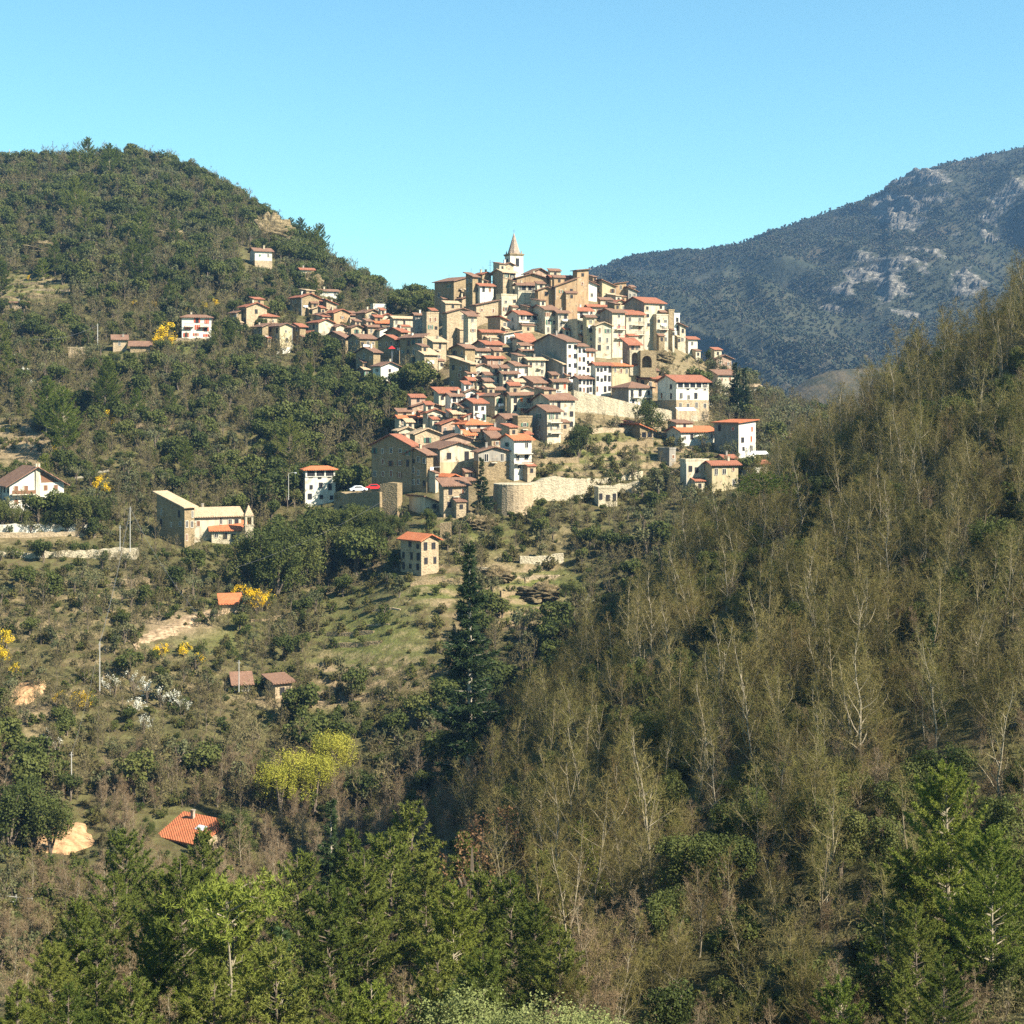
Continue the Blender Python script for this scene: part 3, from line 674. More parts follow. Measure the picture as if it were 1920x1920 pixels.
h(ST,'brown cliff house between the dark cliff house and the white gable',664,700,712,660,712,'E',46,'stoned','rooft',None,(3,3))
h(ST,'lit tower end above the sunlit tower-like house of the ravine',800,812,836,640,690,'S',38,'stone','roofp',(2,1),None)
h(ST,'high dark house wall at the ravine left of the dark flanked red roof',846,872,890,652,712,'E',46,'stoned','rooft',None,(3,2))
h(ST,'sandy gable above the dark brown lean-to under the castle wall',858,866,890,560,580,'G',32,'stone','rooft',(1,1),None)
# --- the top of the hill round the church
h(ST,'dark curved castle wall house at the upper left shoulder of the hill',813,851,876,527,585,'L',48,'stoned','rooft',None,(2,2),pitch=14)
h(ST,'shaded house with thin roof right of the castle wall',873,886,896,518,552,'S',45,'stoned','rooft',None,(2,2))
h(ST,'small house with reddish roof and tall white chimney near the summit',889,904,921,514,534,'G',38,'stoned','roofr',None,(1,1),chim=2)
h(WH,'small white house with red roof on the summit left of the church',889,900,925,535,552,'E',30,'white','roofr',(1,2),(1,1))
h(ST,'stone belfry house with deep open top storey just below the church',923,943,967,510,540,'E',38,'stone','roofp',(1,2),None,topopen=True)
h(ST,'upper stone house with dark flank leaning against the church tower',937,947,963,496,512,'G',38,'stone','rooft',(1,1),(1,1))
h(OC,'dark roofed church nave right of the tower',982,994,1031,512,530,'G',30,'pink','rooft',None,pitch=24,chim=0,annex=False)
h(OC,'wide ochre house with low double pitched roof below the nave',966,969,1027,521,540,'G',15,'ochre','rooft',None,pitch=16)
h(OC,'long ochre house with red roof on the skyline right of the church',1029,1033,1076,519,538,'E',20,'ochre','roofr',(1,2))
h(OC,'large ochre house with sloping roof and two dark windows on the summit',1036,1041,1082,537,556,'L',20,'ochre','rooft',(1,2),None,style='d')
h(OC,'square ochre tower with flat top at the right of the skyline',1077,1082,1104,507,540,'L',25,'ochre','rooft',(2,1),None,pitch=6,chim=0,annex=False)
h(WH,'white house whose roof slopes down right under the ochre tower',1080,1083,1120,533,560,'R',20,'white','rooft',(2,2))
h(CR,'terraced house with balconies under the wide ochre house',967,971,1005,534,548,'E',20,'cream','rooft',(1,3),None,topopen=True)
h(OC,'ochre gable in the second row below the summit',1005,1009,1041,544,556,'G',20,'ochre','rooft',(1,1))
h(ST,'long brown roofed house with two lit wall bays left of summit centre',970,981,1004,551,582,'E',32,'stone','rooft',(2,3),None)
h(CR,'pale flat topped block with blank walls below the small white summit house',931,940,972,556,594,'F',32,'pale','roofp',(2,2),None)
h(ST,'small red roof house between the pale flat block and the ochre row',1002,1006,1032,557,573,'E',20,'stone','roofr',(1,2))
h(OC,'ochre house with red eaves and three windows in the third row',1034,1058,1092,556,576,'E',30,'ochre','roofr',(1,3),(1,1))
h(CR,'small cream gable in front of the ochre house with red eaves',1022,1036,1057,565,582,'G',30,'cream','rooft',(1,1),None)
h(WH,'large white house with wide red roof and long balcony in upper village',951,973,1021,589,622,'E',33,'white','roofr',(2,3),(2,1),bal=[(.05,.95,1.0)],topopen=True)
h(CR,'tall cream house rising behind the white house with wide red roof',994,1022,1046,580,628,'E',33,'cream','rooft',(3,2),None)
h(CR,'narrow cream and yellow house with dark eaves right of the tall cream house',1042,1046,1066,586,634,'E',20,'cream','rooft',(3,2),None)
h(WH,'white house under long red roof with laundry terrace in upper village',1056,1071,1112,582,612,'E',25,'white','roofr',(2,3),(2,1),bal=[(.1,.6,1.0)])
h(CR,'flat topped cream tower house with two small balconies in village centre',1063,1083,1100,603,650,'F',28,'cream','roofp',(3,1),(3,1),bal=[(.15,.85,1.2),(.15,.85,2.2)])
h(OC,'narrow ochre house wedged beside the flat topped cream tower house',1098,1100,1115,594,660,'E',20,'yellow','rooft',(4,1),None)
h(ST,'broad stone gable on tall buttress wall at the left edge of upper village',834,838,894,586,640,'G',30,'stone','rooft',(1,1),None,pitch=15)
h(CR,'small flat house with open porch above the broad stone gable',830,833,867,570,588,'F',25,'stone','roofp',(1,2),None)
h(ST,'shaded house with dark brown lean-to roof below the castle wall',886,893,934,572,606,'L',30,'stone','rooft',(1,2),None,pitch=12)
h(ST,'house with red roof bending round a dark courtyard',900,904,949,622,642,'E',25,'stone','roofr',(1,2))
h(ST,'lit end wall house behind the dark courtyard',914,938,951,600,632,'R',35,'stone','roofr',(1,1),None)
h(ST,'narrow pale house on the edge of the shaded ravine wall',873,878,894,592,652,'S',30,'pale','rooft',(2,1),None)
h(ST,'tall dark flanked house with red roof above stacked pink terraces',888,910,942,645,668,'E',38,'pink','roofr',(1,3),(3,2))
h('pink_house','pinkish house with two red roof bands in village centre left',905,914,944,671,690,'E',30,'pink','roofr',(1,2),None)
h(ST,'long shaded house with sunlit cream terraces on its flat roof above ravine',841,882,891,682,725,'S',47,'stoned','roofp',None,(3,3),pitch=14)
h(CR,'tiny cream terrace house perched at the ravine edge',868,872,888,648,662,'F',30,'cream','roofp',(1,2))
h(WH,'low white house with sloping white terrace left of the long red roof',938,946,980,626,642,'L',25,'white','roofp',(1,3),None,pitch=10)
h(ST,'house with steep red roof slope facing the valley in village centre',973,976,1003,640,652,'S',22,'stone','roofr',(1,2),None,pitch=32)
h(ST,'house with dark roof below the steep red slope in village centre',966,969,1004,650,664,'R',25,'cream','rooft',(1,2))
# --- the big white buildings in the centre
h(GR,'tall many-windowed white building with big grey gable in village centre',998,1063,1084,640,716,'E',36,'white','rooft',(4,2),None,pitch=16,ww=.95,style='d',chim=1,flank='grey',annex=False)
h(WH,'second of three stepped white facades right of the big grey gable',1080,1083,1099,648,716,'E',36,'white','rooft',(4,2),None,ww=.95,style='d',chim=0,annex=False)
h(WH,'lowest and rightmost of three stepped white facades in village centre',1096,1098.5,1115,657,716,'E',36,'white','rooft',(4,2),None,ww=.95,style='d',chim=0,annex=False)
h(WH,'low white row with dark eaves at the foot of the stepped white facades',1083,1085,1126,709,740,'E',30,'white','rooft',(2,6),None,style='d',chim=0,annex=False)
h(GR,'lower grey flanked annex at the left foot of the big grey gable',1022,1055,1066,682,716,'S',42,'grey','roofp',(2,1),None,flank='grey')
h(CR,'pale cream house with pinkish roof left of the grey annex',982,990,1023,674,706,'E',28,'cream','roofp',(2,3),None)
h(WH,'white house with dark roof and open terrace in lower village centre',944,966,991,685,706,'E',33,'white','rooft',(1,2),(1,1))
h(ST,'lit stone gable house above the large red roof slope',870,886,923,690,706,'G',30,'cream','rooft',(1,2),None)
h(ST,'house with large red roof slope on the left flank of lower village',868,880,916,712,728,'E',30,'stone','roofr',(1,3),None,pitch=26)
h(WH,'white house with a pair of dark arched windows in lower village',903,911,941,702,726,'E',25,'white','rooft',(1,2),None,style='d',wh=1.6)
h(CR,'cream house with tall windows right of the white pair-windowed house',937,943,971,700,732,'E',22,'cream','rooft',(2,3),None)
h(GR,'house with plain grey gable flank and brown roof in lower centre',964,1001,1033,717,746,'E',36,'cream','rooft',(2,3),None,style='b',flank='grey')
h(CR,'cream house with two red-brown doors beside the white row',1028,1038,1065,715,748,'E',25,'cream','rooft',(2,2),None,style='r')
h(CR,'cream gable with two small windows below the grey gable flank',961,968,1006,732,748,'G',22,'cream','rooft',(1,2),None)
h(CR,'tall cream house with brown shutters and wide roof at the lower right edge of town',1000,1031,1079,749,822,'E',30,'cream','rooft',(4,4),(4,1),bal=[(.55,.95,3.0)])
h(GR,'house with shaded flank and stacked covered balconies at lower right edge',993,1026,1052,771,832,'E',33,'cream','rooft',(2,2),(3,1),bal=[(.1,.95,1.1),(.1,.95,2.1)],flank='grey')
h(CR,'tall gable with deep brown flank in lower town',905,928,948,742,785,'G',33,'cream','rooft',(2,1),None,style='d')
h(CR,'pale house with bright orange shutters and balconies',952,958,1001,740,792,'E',22,'cream','rooft',(3,3),None,style='o',bal=[(.3,.95,1.3),(.3,.95,2.3)])
h(CR,'cream house with brown side roof and small loggia below orange shutters',928,948,973,784,815,'E',30,'cream','rooft',(2,2),None,topopen=True)
h(ST,'blank stone flat topped house under the orange shuttered house',966,971,998,786,826,'F',25,'stoned','roofp',(1,1),None)
h(WH,'white house with grey flank and four green shuttered windows in lower town',864,888,911,755,794,'E',36,'white','roofr',(2,2),None,style='g',flank='grey')
h(WH,'white house with arcaded terraces at the left of lower town',838,845,867,742,776,'E',30,'white','rooft',(3,2),None,topopen=True)
h(WH,'small white gable among the brown roofs of lower town',866,873,898,735,748,'G',28,'white','rooft',(1,1))
h(ST,'house with long red roof and lit balcony wall at left end of lower town',816,823,866,736,756,'S',30,'cream','roofr',(1,4),None)
h(ST,'red roofed house right of the small white gable',896,901,931,742,758,'E',25,'cream','roofr',(1,2))
h(ST,'brown roofed house behind the tall gable with brown flank',905,912,943,730,744,'E',25,'stone','rooft',(1,2))
h('pink_house','house with dark roof and pink wall at the left tip of lower town',766,773,827,762,784,'G',25,'pink','rooft',(1,2),None,pitch=16)
h(CR,'house with bright orange roof over a dark loggia at the lower left tip',739,748,801,783,806,'E',25,'cream','roofo',(1,3),None,topopen=True)
h(CR,'pale house with rounded arch right of the bright orange roof',795,801,829,773,798,'G',25,'cream','roofr',(1,2),None)
h(CR,'small pale gable at the left front of lower town',742,748,779,807,832,'G',25,'cream','roofp',(1,2),None)
h(ST,'tall tan stone gable with single dark window in lower town',774,778,823,813,866,'G',28,'stone','roofp',(1,1),None,style='d')
h('pink_house','pink stone gable with wide red roof in lower town',821,828,875,795,812,'G',25,'pink','roofr',(1,3),None)
h(WH,'white house with big orange hipped roof in the middle of lower town',851,874,918,795,822,'H',30,'white','roofo',(2,3),None)
h(ST,'small house with little red gable roof above the big orange hip',864,870,896,781,795,'G',28,'cream','roofr',None)
h(WH,'white house with red pyramid roof right of the big orange hip',910,916,937,805,826,'H',25,'white','roofr',(1,2),None)
h(ST,'tiny house with orange roof beside white chimney in lower town',868,873,889,814,824,'S',25,'white','roofo',None,pitch=28,chim=1)
h(WH,'white house with bright orange roof and cluttered balconies at the right end of lower town',938,964,997,824,898,'E',33,'white','roofo',(3,2),(1,1),bal=[(.05,.95,1.3),(.05,.95,2.2)])
h(CR,'large cream gable house with two tall dark windows at the town front',786,825,891,841,898,'G',24,'cream','rooft',(1,2),None,pitch=17,style='d',wh=2.0,ww=1.0,lower=('yellow',26),row=3.4,annex=False)
h('pink_house','dark roofed gable behind the large cream gable',820,828,886,824,838,'G',22,'pink','rooft',(1,1),None,pitch=17)
h(ST,'grey stone gable house with two pale framed windows at the town front',890,897,956,847,900,'G',22,'grey','rooft',(1,2),None,style='p',pitch=15,wh=1.7,ww=1.0,lower=('stoned',18))
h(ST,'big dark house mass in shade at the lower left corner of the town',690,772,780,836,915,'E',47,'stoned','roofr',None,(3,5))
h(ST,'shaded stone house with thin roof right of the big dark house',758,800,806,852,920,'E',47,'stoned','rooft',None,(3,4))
h(ST,'low house with orange roof and open gable porch below the cream gable',799,842,859,894,914,'G',38,'stoned','roofo',(1,1),None)
h(ST,'low house with long brown roof at the foot of the cream gable',848,855,894,900,914,'E',22,'stone','rooft',(1,2),None)
h(ST,'rough stone house with terrace roof at the bottom of the town',824,832,878,910,966,'S',22,'stone','rooft',(2,2),None,style='d')
h(ST,'low shed with slanting dark roof left of the bottom stone house',764,797,818,942,962,'R',36,'cream','rooft',(1,2),None,cat='shed')
# --- the right shoulder of the hill
h(OC,'ochre house with red-brown flank on the right skyline',1102,1117,1134,528,562,'G',33,'ochre','rooft',(2,2),None)
h(OC,'ochre house under a brown roof falling right on the skyline',1126,1129,1155,536,566,'R',25,'yellow','rooft',(2,2),None)
h(OC,'square orange-brown house block at the right of the skyline',1148,1153,1175,532,566,'L',25,'ochre','rooft',(1,1),None,pitch=8)
h(ST,'small grey house at the far right end of the skyline',1173,1178,1195,546,566,'R',25,'grey','rooft',(1,2),None)
h(OC,'wide gable with red roof left of the dark gabled right house',1128,1152,1176,567,590,'G',30,'yellow','roofr',(1,2),None)
h(CR,'tall cream house with dark gable flank and red roof at the right corner',1174,1208,1248,567,660,'E',33,'cream','roofr',(4,3),None,style='d',flank='grey',annex=False)
h(ST,'long red roof house below the white sloping roof',1096,1103,1154,574,602,'E',22,'cream','roofr',(2,4),None)
h(CR,'tall cream house with grey flank and red flowered balconies on right side',1127,1148,1173,585,668,'E',33,'cream','rooft',(4,1),None,bal=[(.2,.9,2.0,'redpaint'),(.2,.9,3.0,'redpaint')],flank='grey')
h(CR,'cluttered balcony house between the two tall cream houses',1169,1174,1208,589,656,'S',22,'cream','roofr',(3,2),None,bal=[(.4,1.0,1.3),(.4,1.0,2.4)])
h(CR,'gable house with white upper floor above the red roofs on right side',1112,1117,1147,610,668,'G',22,'cream','roofp',(3,2),None)
h(CR,'tall narrow cream house with drying terrace at the right flank',1227,1231,1254,594,662,'F',25,'cream','roofp',(3,2),None,bal=[(.1,.9,1.5)])
h(ST,'slim brown tower house at the right flank',1251,1254,1265,585,652,'F',30,'stoned','roofp',None)
h(WH,'narrow white house at the right edge beside slim brown tower',1262,1264,1275,592,648,'F',25,'white','roofp',(3,1),None)
h(CR,'cream house stepping down at the far right edge of the hill',1271,1274,1286,612,656,'R',25,'cream','rooft',(2,1),None)
h(WH,'small white house with red roof at the far right tip of the hill',1279,1290,1309,635,668,'E',30,'white','roofr',(2,1),None)
h(WH,'white three-rowed house front with brown roof right of the stepped facades',1113,1117,1147,684,738,'E',25,'white','roofr',(3,4),None,style='d',annex=False)
h('yellow_house','plain yellow walled house with orange roof above the long wall',1143,1148,1195,685,736,'E',25,'yellow','roofo',(1,4),None,annex=False)
h(OC,'ochre house with red roof and glazed veranda behind the long wall',1190,1197,1241,709,738,'E',25,'ochre','roofr',(1,3),None)
h(WH,'white house with grey flank and tall windows standing on the long wall',1150,1179,1226,726,768,'H',33,'white','rooft',(2,3),None,style='d',wh=1.7,bal=[(.1,.4,1.1),(.6,.95,1.1)],flank='grey',annex=False)
h(WH,'large white inn with wide red roof and tan ground floor on the long wall',1238,1268,1333,715,792,'E',28,'white','roofr',(3,4),(2,2),lower=('stone',35),bal=None,topopen=True,chim=0,annex=False)
h('pink_house','pinkish brick house with gable roof between the dark cypresses',1334,1343,1374,672,704,'G',25,'pink','rooft',(1,2),None)
h(CR,'cream lower house with brown porch roof under the pinkish gable',1338,1346,1378,702,738,'S',25,'cream','rooft',(1,2),None)
h(WH,'white three-storey house with red awnings at the right foot of the hill',1346,1385,1421,793,856,'L',36,'white','roofo',(3,2),(1,2),style='r',pitch=6,flank='grey',annex=False)
h(WH,'low white house with orange roof left of the red awning house',1254,1277,1346,809,834,'E',30,'white','roofo',(1,5),(1,1))
h('wooden_shed','open shed with orange roof on the garden terrace under the long wall',1170,1200,1226,808,826,'R',30,'stoned','roofo',None,None,cat='shed',topopen=True)
h(GR,'small blue-grey cube house below the garden terrace',1236,1255,1268,846,872,'F',36,'grey','roofp',(1,1),None,annex=False)
h(CR,'cream flat roofed house with three windows at the right lower slope',1282,1286,1331,868,918,'F',20,'cream','roofp',(2,3),None,style='d')
h('yellow_house','yellow house with red roof half hidden by trees at the right lower slope',1324,1335,1387,871,918,'E',22,'yellow','roofr',(2,3),None)
h(WH,'low white house with red roof rightmost among the trees',1390,1400,1441,869,892,'E',25,'white','roofr',(1,2),None)
h(ST,'tiny red roofed outhouse above the yellow house',1352,1358,1379,858,872,'E',22,'stone','roofr',None,None)
h(WH,'far white cottage among the olives right of the dark cypresses',1403,1407,1426,724,738,'E',20,'white','roofp',(1,2),None)
h(ST,'pale stone lookout building under the lower town wall',1118,1122,1158,920,948,'F',15,'pale','roofp',(1,3),None,style='d',annex=False)
h(ST,'sandy house with low roof squeezed under the courtyard house',890,894,922,657,678,'E',30,'cream','rooft',(1,2),None)
h(ST,'small lit house below the dark roof in village centre',974,979,1019,658,678,'E',28,'cream','rooft',(1,3),None)
h(ST,'tiny stone house beside the red pyramid roof',917,922,939,820,838,'S',28,'stone','rooft',(1,1),None)
h(OC,'small ochre annex tucked under the ochre house with red eaves',1062,1067,1093,568,584,'S',25,'ochre','rooft',(1,2),None)
h(ST,'narrow stone stub between the long red roof and the grey flank',1126,1130,1151,592,608,'R',25,'stone','rooft',(1,1),None)
h(ST,'brick-brown shed house at the edge of the dark ravine',848,852,872,778,796,'S',30,'stoned','roofr',(1,1),None)
# --- scattered houses
G2 = 'houses scattered on the slopes'
h(ST,'lone stone house with red roof on the slope in front of the town',748,790,821,1013,1074,'G',42,'stone','roofo',(2,2),(3,3),style='d',group=G2,pitch=24,chim=0)
h(WH,'white villa with orange pyramid roof standing alone left of the town',565,572,627,880,944,'H',18,'white','roofo',(3,3),None,style='d',group=G2,topopen=True)
h(WH,'white house with red shutters and brown roof beside the big mimosa',336,341,394,594,636,'H',14,'white','rooft',(3,3),None,style='r',open_sh='r',group=G2,bal=[(.1,.4,1.2),(.6,.9,1.2)],ww=.75)
h(ST,'small square stone hut left of the big mimosa',207,212,236,636,656,'S',15,'stone','rooft',(1,1),None,group=G2,cat='hut')
h('wooden_shed','long low shed with grey roof between stone hut and mimosa',240,244,280,648,658,'S',12,'stoned','rooft',None,None,group=G2,cat='shed')
h(ST,'roofless stone ruin wall in scrub below the hut',122,128,156,656,670,'F',12,'stone','roofp',None,None,group=G2,cat='ruin',chim=0)
h(ST,'small hut with flat brown roof at the left edge of the hill terraces',3,8,50,567,578,'E',12,'stone','rooft',(1,2),None,group=G2,cat='hut',pitch=10)
h(WH,'white cottage with green shutters and brown roof high on the hill',463,478,508,470,498,'E',25,'white','rooft',(1,2),None,style='g',group=G2,lower=('stone',18))
h(CR,'pale house with red roof end emerging from green trees above ridge row',558,564,587,505,535,'E',25,'cream','roofr',(1,1),None,group=G2)
h(WH,'small white cottage with veranda above the ridge row',595,600,632,545,556,'E',25,'white','rooft',(1,3),None,group=G2)
h(ST,'small white walled shed with flat roof near the centre of the lower slope',436,440,468,1282,1294,'S',15,'white','rooft',(1,2),None,group=G2,cat='shed',chim=0)
h(ST,'stone hut with dark flat roof beside the white shed on the lower slope',492,516,545,1281,1312,'S',30,'stone','rooft',(1,1),None,group=G2,cat='hut',chim=0,pitch=8)
h(ST,'little red roof shelter beside mimosa at the top of the dirt track',412,416,448,1131,1142,'S',15,'stone','roofo',None,None,group=G2,cat='shelter',chim=0)

# --- house with the big red tiled roof in the lower left, roof window facing us
rh = h(ST,'house with big orange tiled roof and skylight in the trees at lower left',300,300,388,1567,1600,'E',-35,'stone','roofo',(1,3),None,group=G2,chim=1,Y=252,d=11,pitch=24,over=.5)
w_ = [o for o in rh.children if o.name.startswith('roof')][0]
k = MB(); Hh = rh['_h']; tp = math.tan(R(24))
def on_roof(x, y, e): return (x, y, Hh+tp*y+.24+e)
k.hexa([on_roof(5.2,2.4,-.03), on_roof(7.0,2.4,-.03), on_roof(7.0,3.4,-.03), on_roof(5.2,3.4,-.03)], [on_roof(5.2,2.4,.08), on_roof(7.0,2.4,.08), on_roof(7.0,3.4,.08), on_roof(5.2,3.4,.08)])
k.build('skylight', 'metal', w_)

# --- villa at the left edge: broad gable front, balcony, chimney pier
vr = h(WH,'large white villa with steep dark gable and cream chimney pier at left edge',-60,18,104,908,978,'G',33,'white','rooft',None,(2,4),style='b',group=G2,pitch=31,Y=386,d=11,chim=0,over=1.2,annex=False)
wv = 86/(F/386*math.cos(R(33))); hv = vr['_h']
m = MB(); m.box(wv*.47, wv*.55, -.4, 0, 0, hv+wv*.5*math.tan(R(31))+.9); m.build('chimney', 'cream', vr)
m = MB(); m.hexa([(wv*.58,-.06,hv+.2),(wv*.92,-.06,hv+.2),(wv*.92,-.01,hv+.2),(wv*.58,-.01,hv+.2)], [(wv*.56,-.06,hv+2.9),(wv*.62,-.06,hv+2.9),(wv*.62,-.01,hv+2.9),(wv*.56,-.01,hv+2.9)]); m.build('gable_panel', 'shutb', vr)
for x in (.12,.3,.66,.85):
    for k_ in (1.1, 4.2): link('window', win_mesh('b', 1.0, 1.3), vr, (wv*x, -.02, hv-k_))
m = MB(); m.box(.2, wv*.45, -1.5, 0, hv-2.6, hv-2.4); b_ = m.build('balcony', 'slab', vr)
m = MB(); m.box(.2, wv*.45, -1.5, -1.4, hv-2.4, hv-1.5); m.build('railing', 'shutb', b_)

# --- chapel group: long nave with tan roof, tall grey apse block, belfry
h(GR,'tall grey stone convent block with shed roof left of the long tan roof',282,346,361,951,1024,'S',50,'stoned','roofp',(3,2),(2,3),group=G2,pitch=16,chim=0,ww=.6,wh=1.5)
h(ST,'long convent wing with tan tile roof beside the grey stone block',352,364,446,968,1016,'E',24,'cream','roofp',(1,6),None,group=G2,pitch=22,chim=1,d=8)
h(ST,'low wing with bright red roof in front of the convent',392,397,458,994,1018,'S',14,'pale','roofo',(1,4),None,group=G2,chim=0,d=4,Ymin=345)
Y = hit(466, 1028, 330); s = F/Y; c = gp(466, Y)
bt = empty('bell_tower', (c.x, c.y, c.z-1), R(20), label='slender stone belfry with pointed cap at the end of the convent', cat='bell tower')
zt_ = (HZ-985)*Y/F-c.z+1; m = MB(); m.box(-1,1,-1,1,0,zt_); m.box(-1.15,1.15,-1.15,1.15,zt_,zt_+.2); m.box(-.95,-.5,-.95,.95,zt_+.2,zt_+2); m.box(.5,.95,-.95,.95,zt_+.2,zt_+2); m.box(-.95,.95,-.95,.95,zt_+2,zt_+2.3)
m.build('shaft', 'pale', bt); m = MB(); m.hexa([(-1.1,-1.1,zt_+2.3),(1.1,-1.1,zt_+2.3),(1.1,1.1,zt_+2.3),(-1.1,1.1,zt_+2.3)],[(-.05,-.05,zt_+4.8),(.05,-.05,zt_+4.8),(.05,.05,zt_+4.8),(-.05,.05,zt_+4.8)]); m.build('spire', 'roofp', bt)

# --- the church tower on the summit
Y = 548; s = F/Y; C0 = pt(957, 477, Y); zb = float(zt(C0.x, C0.y))-2; th = R(24)
t = empty('church_tower', (C0.x, C0.y, zb), th, label='white church tower with pointed stone spire on the village summit', cat='church tower')
wt = 24/(s*math.cos(th)); Ht = C0.z-zb
m = MB(); m.box(0,wt,0,wt,0,Ht); m.build('shaft', 'white', t)
m = MB(); m.box(-.35,wt+.35,-.35,wt+.35,Ht,Ht+.35); m.box(-.2,wt+.2,-.2,wt+.2,Ht-.3,Ht); m.build('cornice', 'stoned', t)
m = MB(); n = 8; cx = wt/2; hs = 40/s
bs = [(cx+wt*.47*math.cos(2*math.pi*(i+.5)/n), cx+wt*.47*math.sin(2*math.pi*(i+.5)/n), Ht+.35) for i in range(n)]
m.hexa(bs, [(cx+.08*math.cos(2*math.pi*(i+.5)/n), cx+.08*math.sin(2*math.pi*(i+.5)/n), Ht+.35+hs) for i in range(n)]); sp = m.build('spire', 'spire', t)
for i in range(4):
    a = 2*math.pi*(i+.5)/4; px_, py_ = cx+wt*.44*math.cos(a)*1.3, cx+wt*.44*math.sin(a)*1.3
    m = MB(); m.hexa([(px_-.25,py_-.25,Ht+.35),(px_+.25,py_-.25,Ht+.35),(px_+.25,py_+.25,Ht+.35),(px_-.25,py_+.25,Ht+.35)],[(px_-.02,py_-.02,Ht+1.7),(px_+.02,py_-.02,Ht+1.7),(px_+.02,py_+.02,Ht+1.7),(px_-.02,py_+.02,Ht+1.7)]); m.build('pinnacle', 'spire', t)
m = MB(); m.tube([(cx,cx,Ht+hs),(cx,cx,Ht+hs+1.6)],[.05,.03],5); m.box(cx-.4,cx+.4,cx-.03,cx+.03,Ht+hs+1.0,Ht+hs+1.1); m.build('cross', 'rail', sp)
for lo, ro_ in (((wt*.55,-.02,Ht-2.6),0), ((-.02,wt*.5,Ht-2.6),-math.pi/2)): link('belfry_opening', win_mesh('d', 1.1, 2.6), t, lo, (0,0,ro_))

# --- arched gate house and arcade on the right shoulder
def arch_wall(name, label, x0, x1, top, bot, Y, ax0, ax1, atop, wall='pale', depth=2.6, cat='arch', dy=0):
    s = F/Y; c = pt(x0, bot, Y); root = empty(name, (c.x, c.y, c.z), R(12), label=label, cat=cat)
    W = (x1-x0)/s; H = (bot-top)/s; a0, a1, ah = (ax0-x0)/s, (ax1-x0)/s, (bot-atop)/s; r = (a1-a0)/2; ac = (a0+a1)/2; n = 12
    arc = [(ac-r*math.cos(math.pi*i/n), max(.4, ah-r)+r*math.sin(math.pi*i/n)) for i in range(n+1)]
    m = MB(); D = depth
    m.box(0,a0,0,D,-3,H); m.box(a1,W,0,D,-3,H)
    for (xa, za), (xb, zb_) in zip(arc, arc[1:]):
        m.hexa([(xa,0,za),(xb,0,zb_),(xb,D,zb_),(xa,D,za)], [(xa,0,H),(xb,0,H),(xb,D,H),(xa,D,H)])
    m.box(a0,a1,0,D,-3,max(.4, ah-r)-(ah-.3) if False else -.2); m.build('wall', wall, root)
    m = MB(); m.box(a0-.1,a1+.1,D,D+.4,-3,H); m.build('back_wall', wall, root); return root
arch_wall('arch_house','pale arched gatehouse with deep round arch under a red roof',1181,1200,656,685,470,1184.5,1198,661)
arch_wall('arched_wall','rough retaining wall with wide low arch right of the arched gatehouse',1201,1232,657,688,469,1204,1223,667,wall='stoned')
h('pink_house','small house with red roof sitting on top of the arched gatehouse',1169,1180,1201,646,657,'S',20,'pink','roofr',(1,2),None,Y=471.5,annex=False)

# --- town walls
def wall_run(label, pts_, Ys=None, thick=.9, mat='stone', group='stone walls', name='stone_wall', cat='wall', rough=.28):
    """a wall along picture points (px, top row, bottom row), standing where the ground shows its foot"""
    hy = [hit(p[0], p[2]-2, 300) for p in pts_]
    if len(hy) > 2:
        k = np.polyfit([p[0] for p in pts_], hy, 1); hy = [float(np.polyval(k, p[0])) for p in pts_]
    g = random.Random(int(pts_[0][0]*3+pts_[0][1])); m = MB(); P = []; s = F/hy[0]
    for (p, q), (Y0, Y1) in zip(zip(pts_, pts_[1:]), zip(hy, hy[1:])):
        n = max(1, int(abs(q[0]-p[0])/s/1.3))
        for i in range(n+(q is pts_[-1])):
            t = i/n; px = p[0]+(q[0]-p[0])*t; Y = Y0+(Y1-Y0)*t; v = pt(px, p[1]+(q[1]-p[1])*t+g.uniform(-1, 1)*rough*s, Y)
            P.append((v, min(pt(px, p[2]+(q[2]-p[2])*t, Y).z, float(zt(v.x, v.y)))-1.5, g.uniform(-.12, .12)))
    c = P[0][0].copy()
    for (p, zb, o), (q, zb2, o2) in zip(P, P[1:]):
        dirv = Vector((q.x-p.x, q.y-p.y, 0)).normalized(); nv = Vector((-dirv.y, dirv.x, 0)); f = nv*o; f2 = nv*o2; nv = nv*thick
        b = [(p.x+f.x,p.y+f.y,zb),(q.x+f2.x,q.y+f2.y,zb2),(q.x+nv.x,q.y+nv.y,zb2),(p.x+nv.x,p.y+nv.y,zb)]
        t = [(p.x+f.x,p.y+f.y,p.z),(q.x+f2.x,q.y+f2.y,q.z),(q.x+nv.x,q.y+nv.y,q.z),(p.x+nv.x,p.y+nv.y,p.z)]
        m.hexa([tuple(Vector(v)-c) for v in b], [tuple(Vector(v)-c) for v in t])
    o = m.build(name, mat, loc=c); return tag(o, label, cat, group)
wall_run('long pale retaining wall carrying the white inn and the white row',[(1076,731,776),(1110,739,779),(1150,747,784),(1200,759,788),(1250,768,792),(1310,781,797)],None,2.5,'pale',rough=.1)
Yb = hit(962, 962, 330)+3; c = gp(962, Yb); b_h = pt(962, 908, Yb).z-c.z; m = MB()
m.tube([(0,0,-3),(0,0,b_h*.5),(0,0,b_h)], [5.0,4.75,4.6], 22); bo = empty('stone_bastion', c, 0, label='rounded stone bastion beside the tall dark fir at the town foot', cat='bastion', group='stone walls'); m.build('wall', 'stone', bo)
m = MB(); m.tube([(0,0,b_h),(0,0,b_h+.2)], [4.68,4.6], 22); m.build('coping', 'pale', bo)
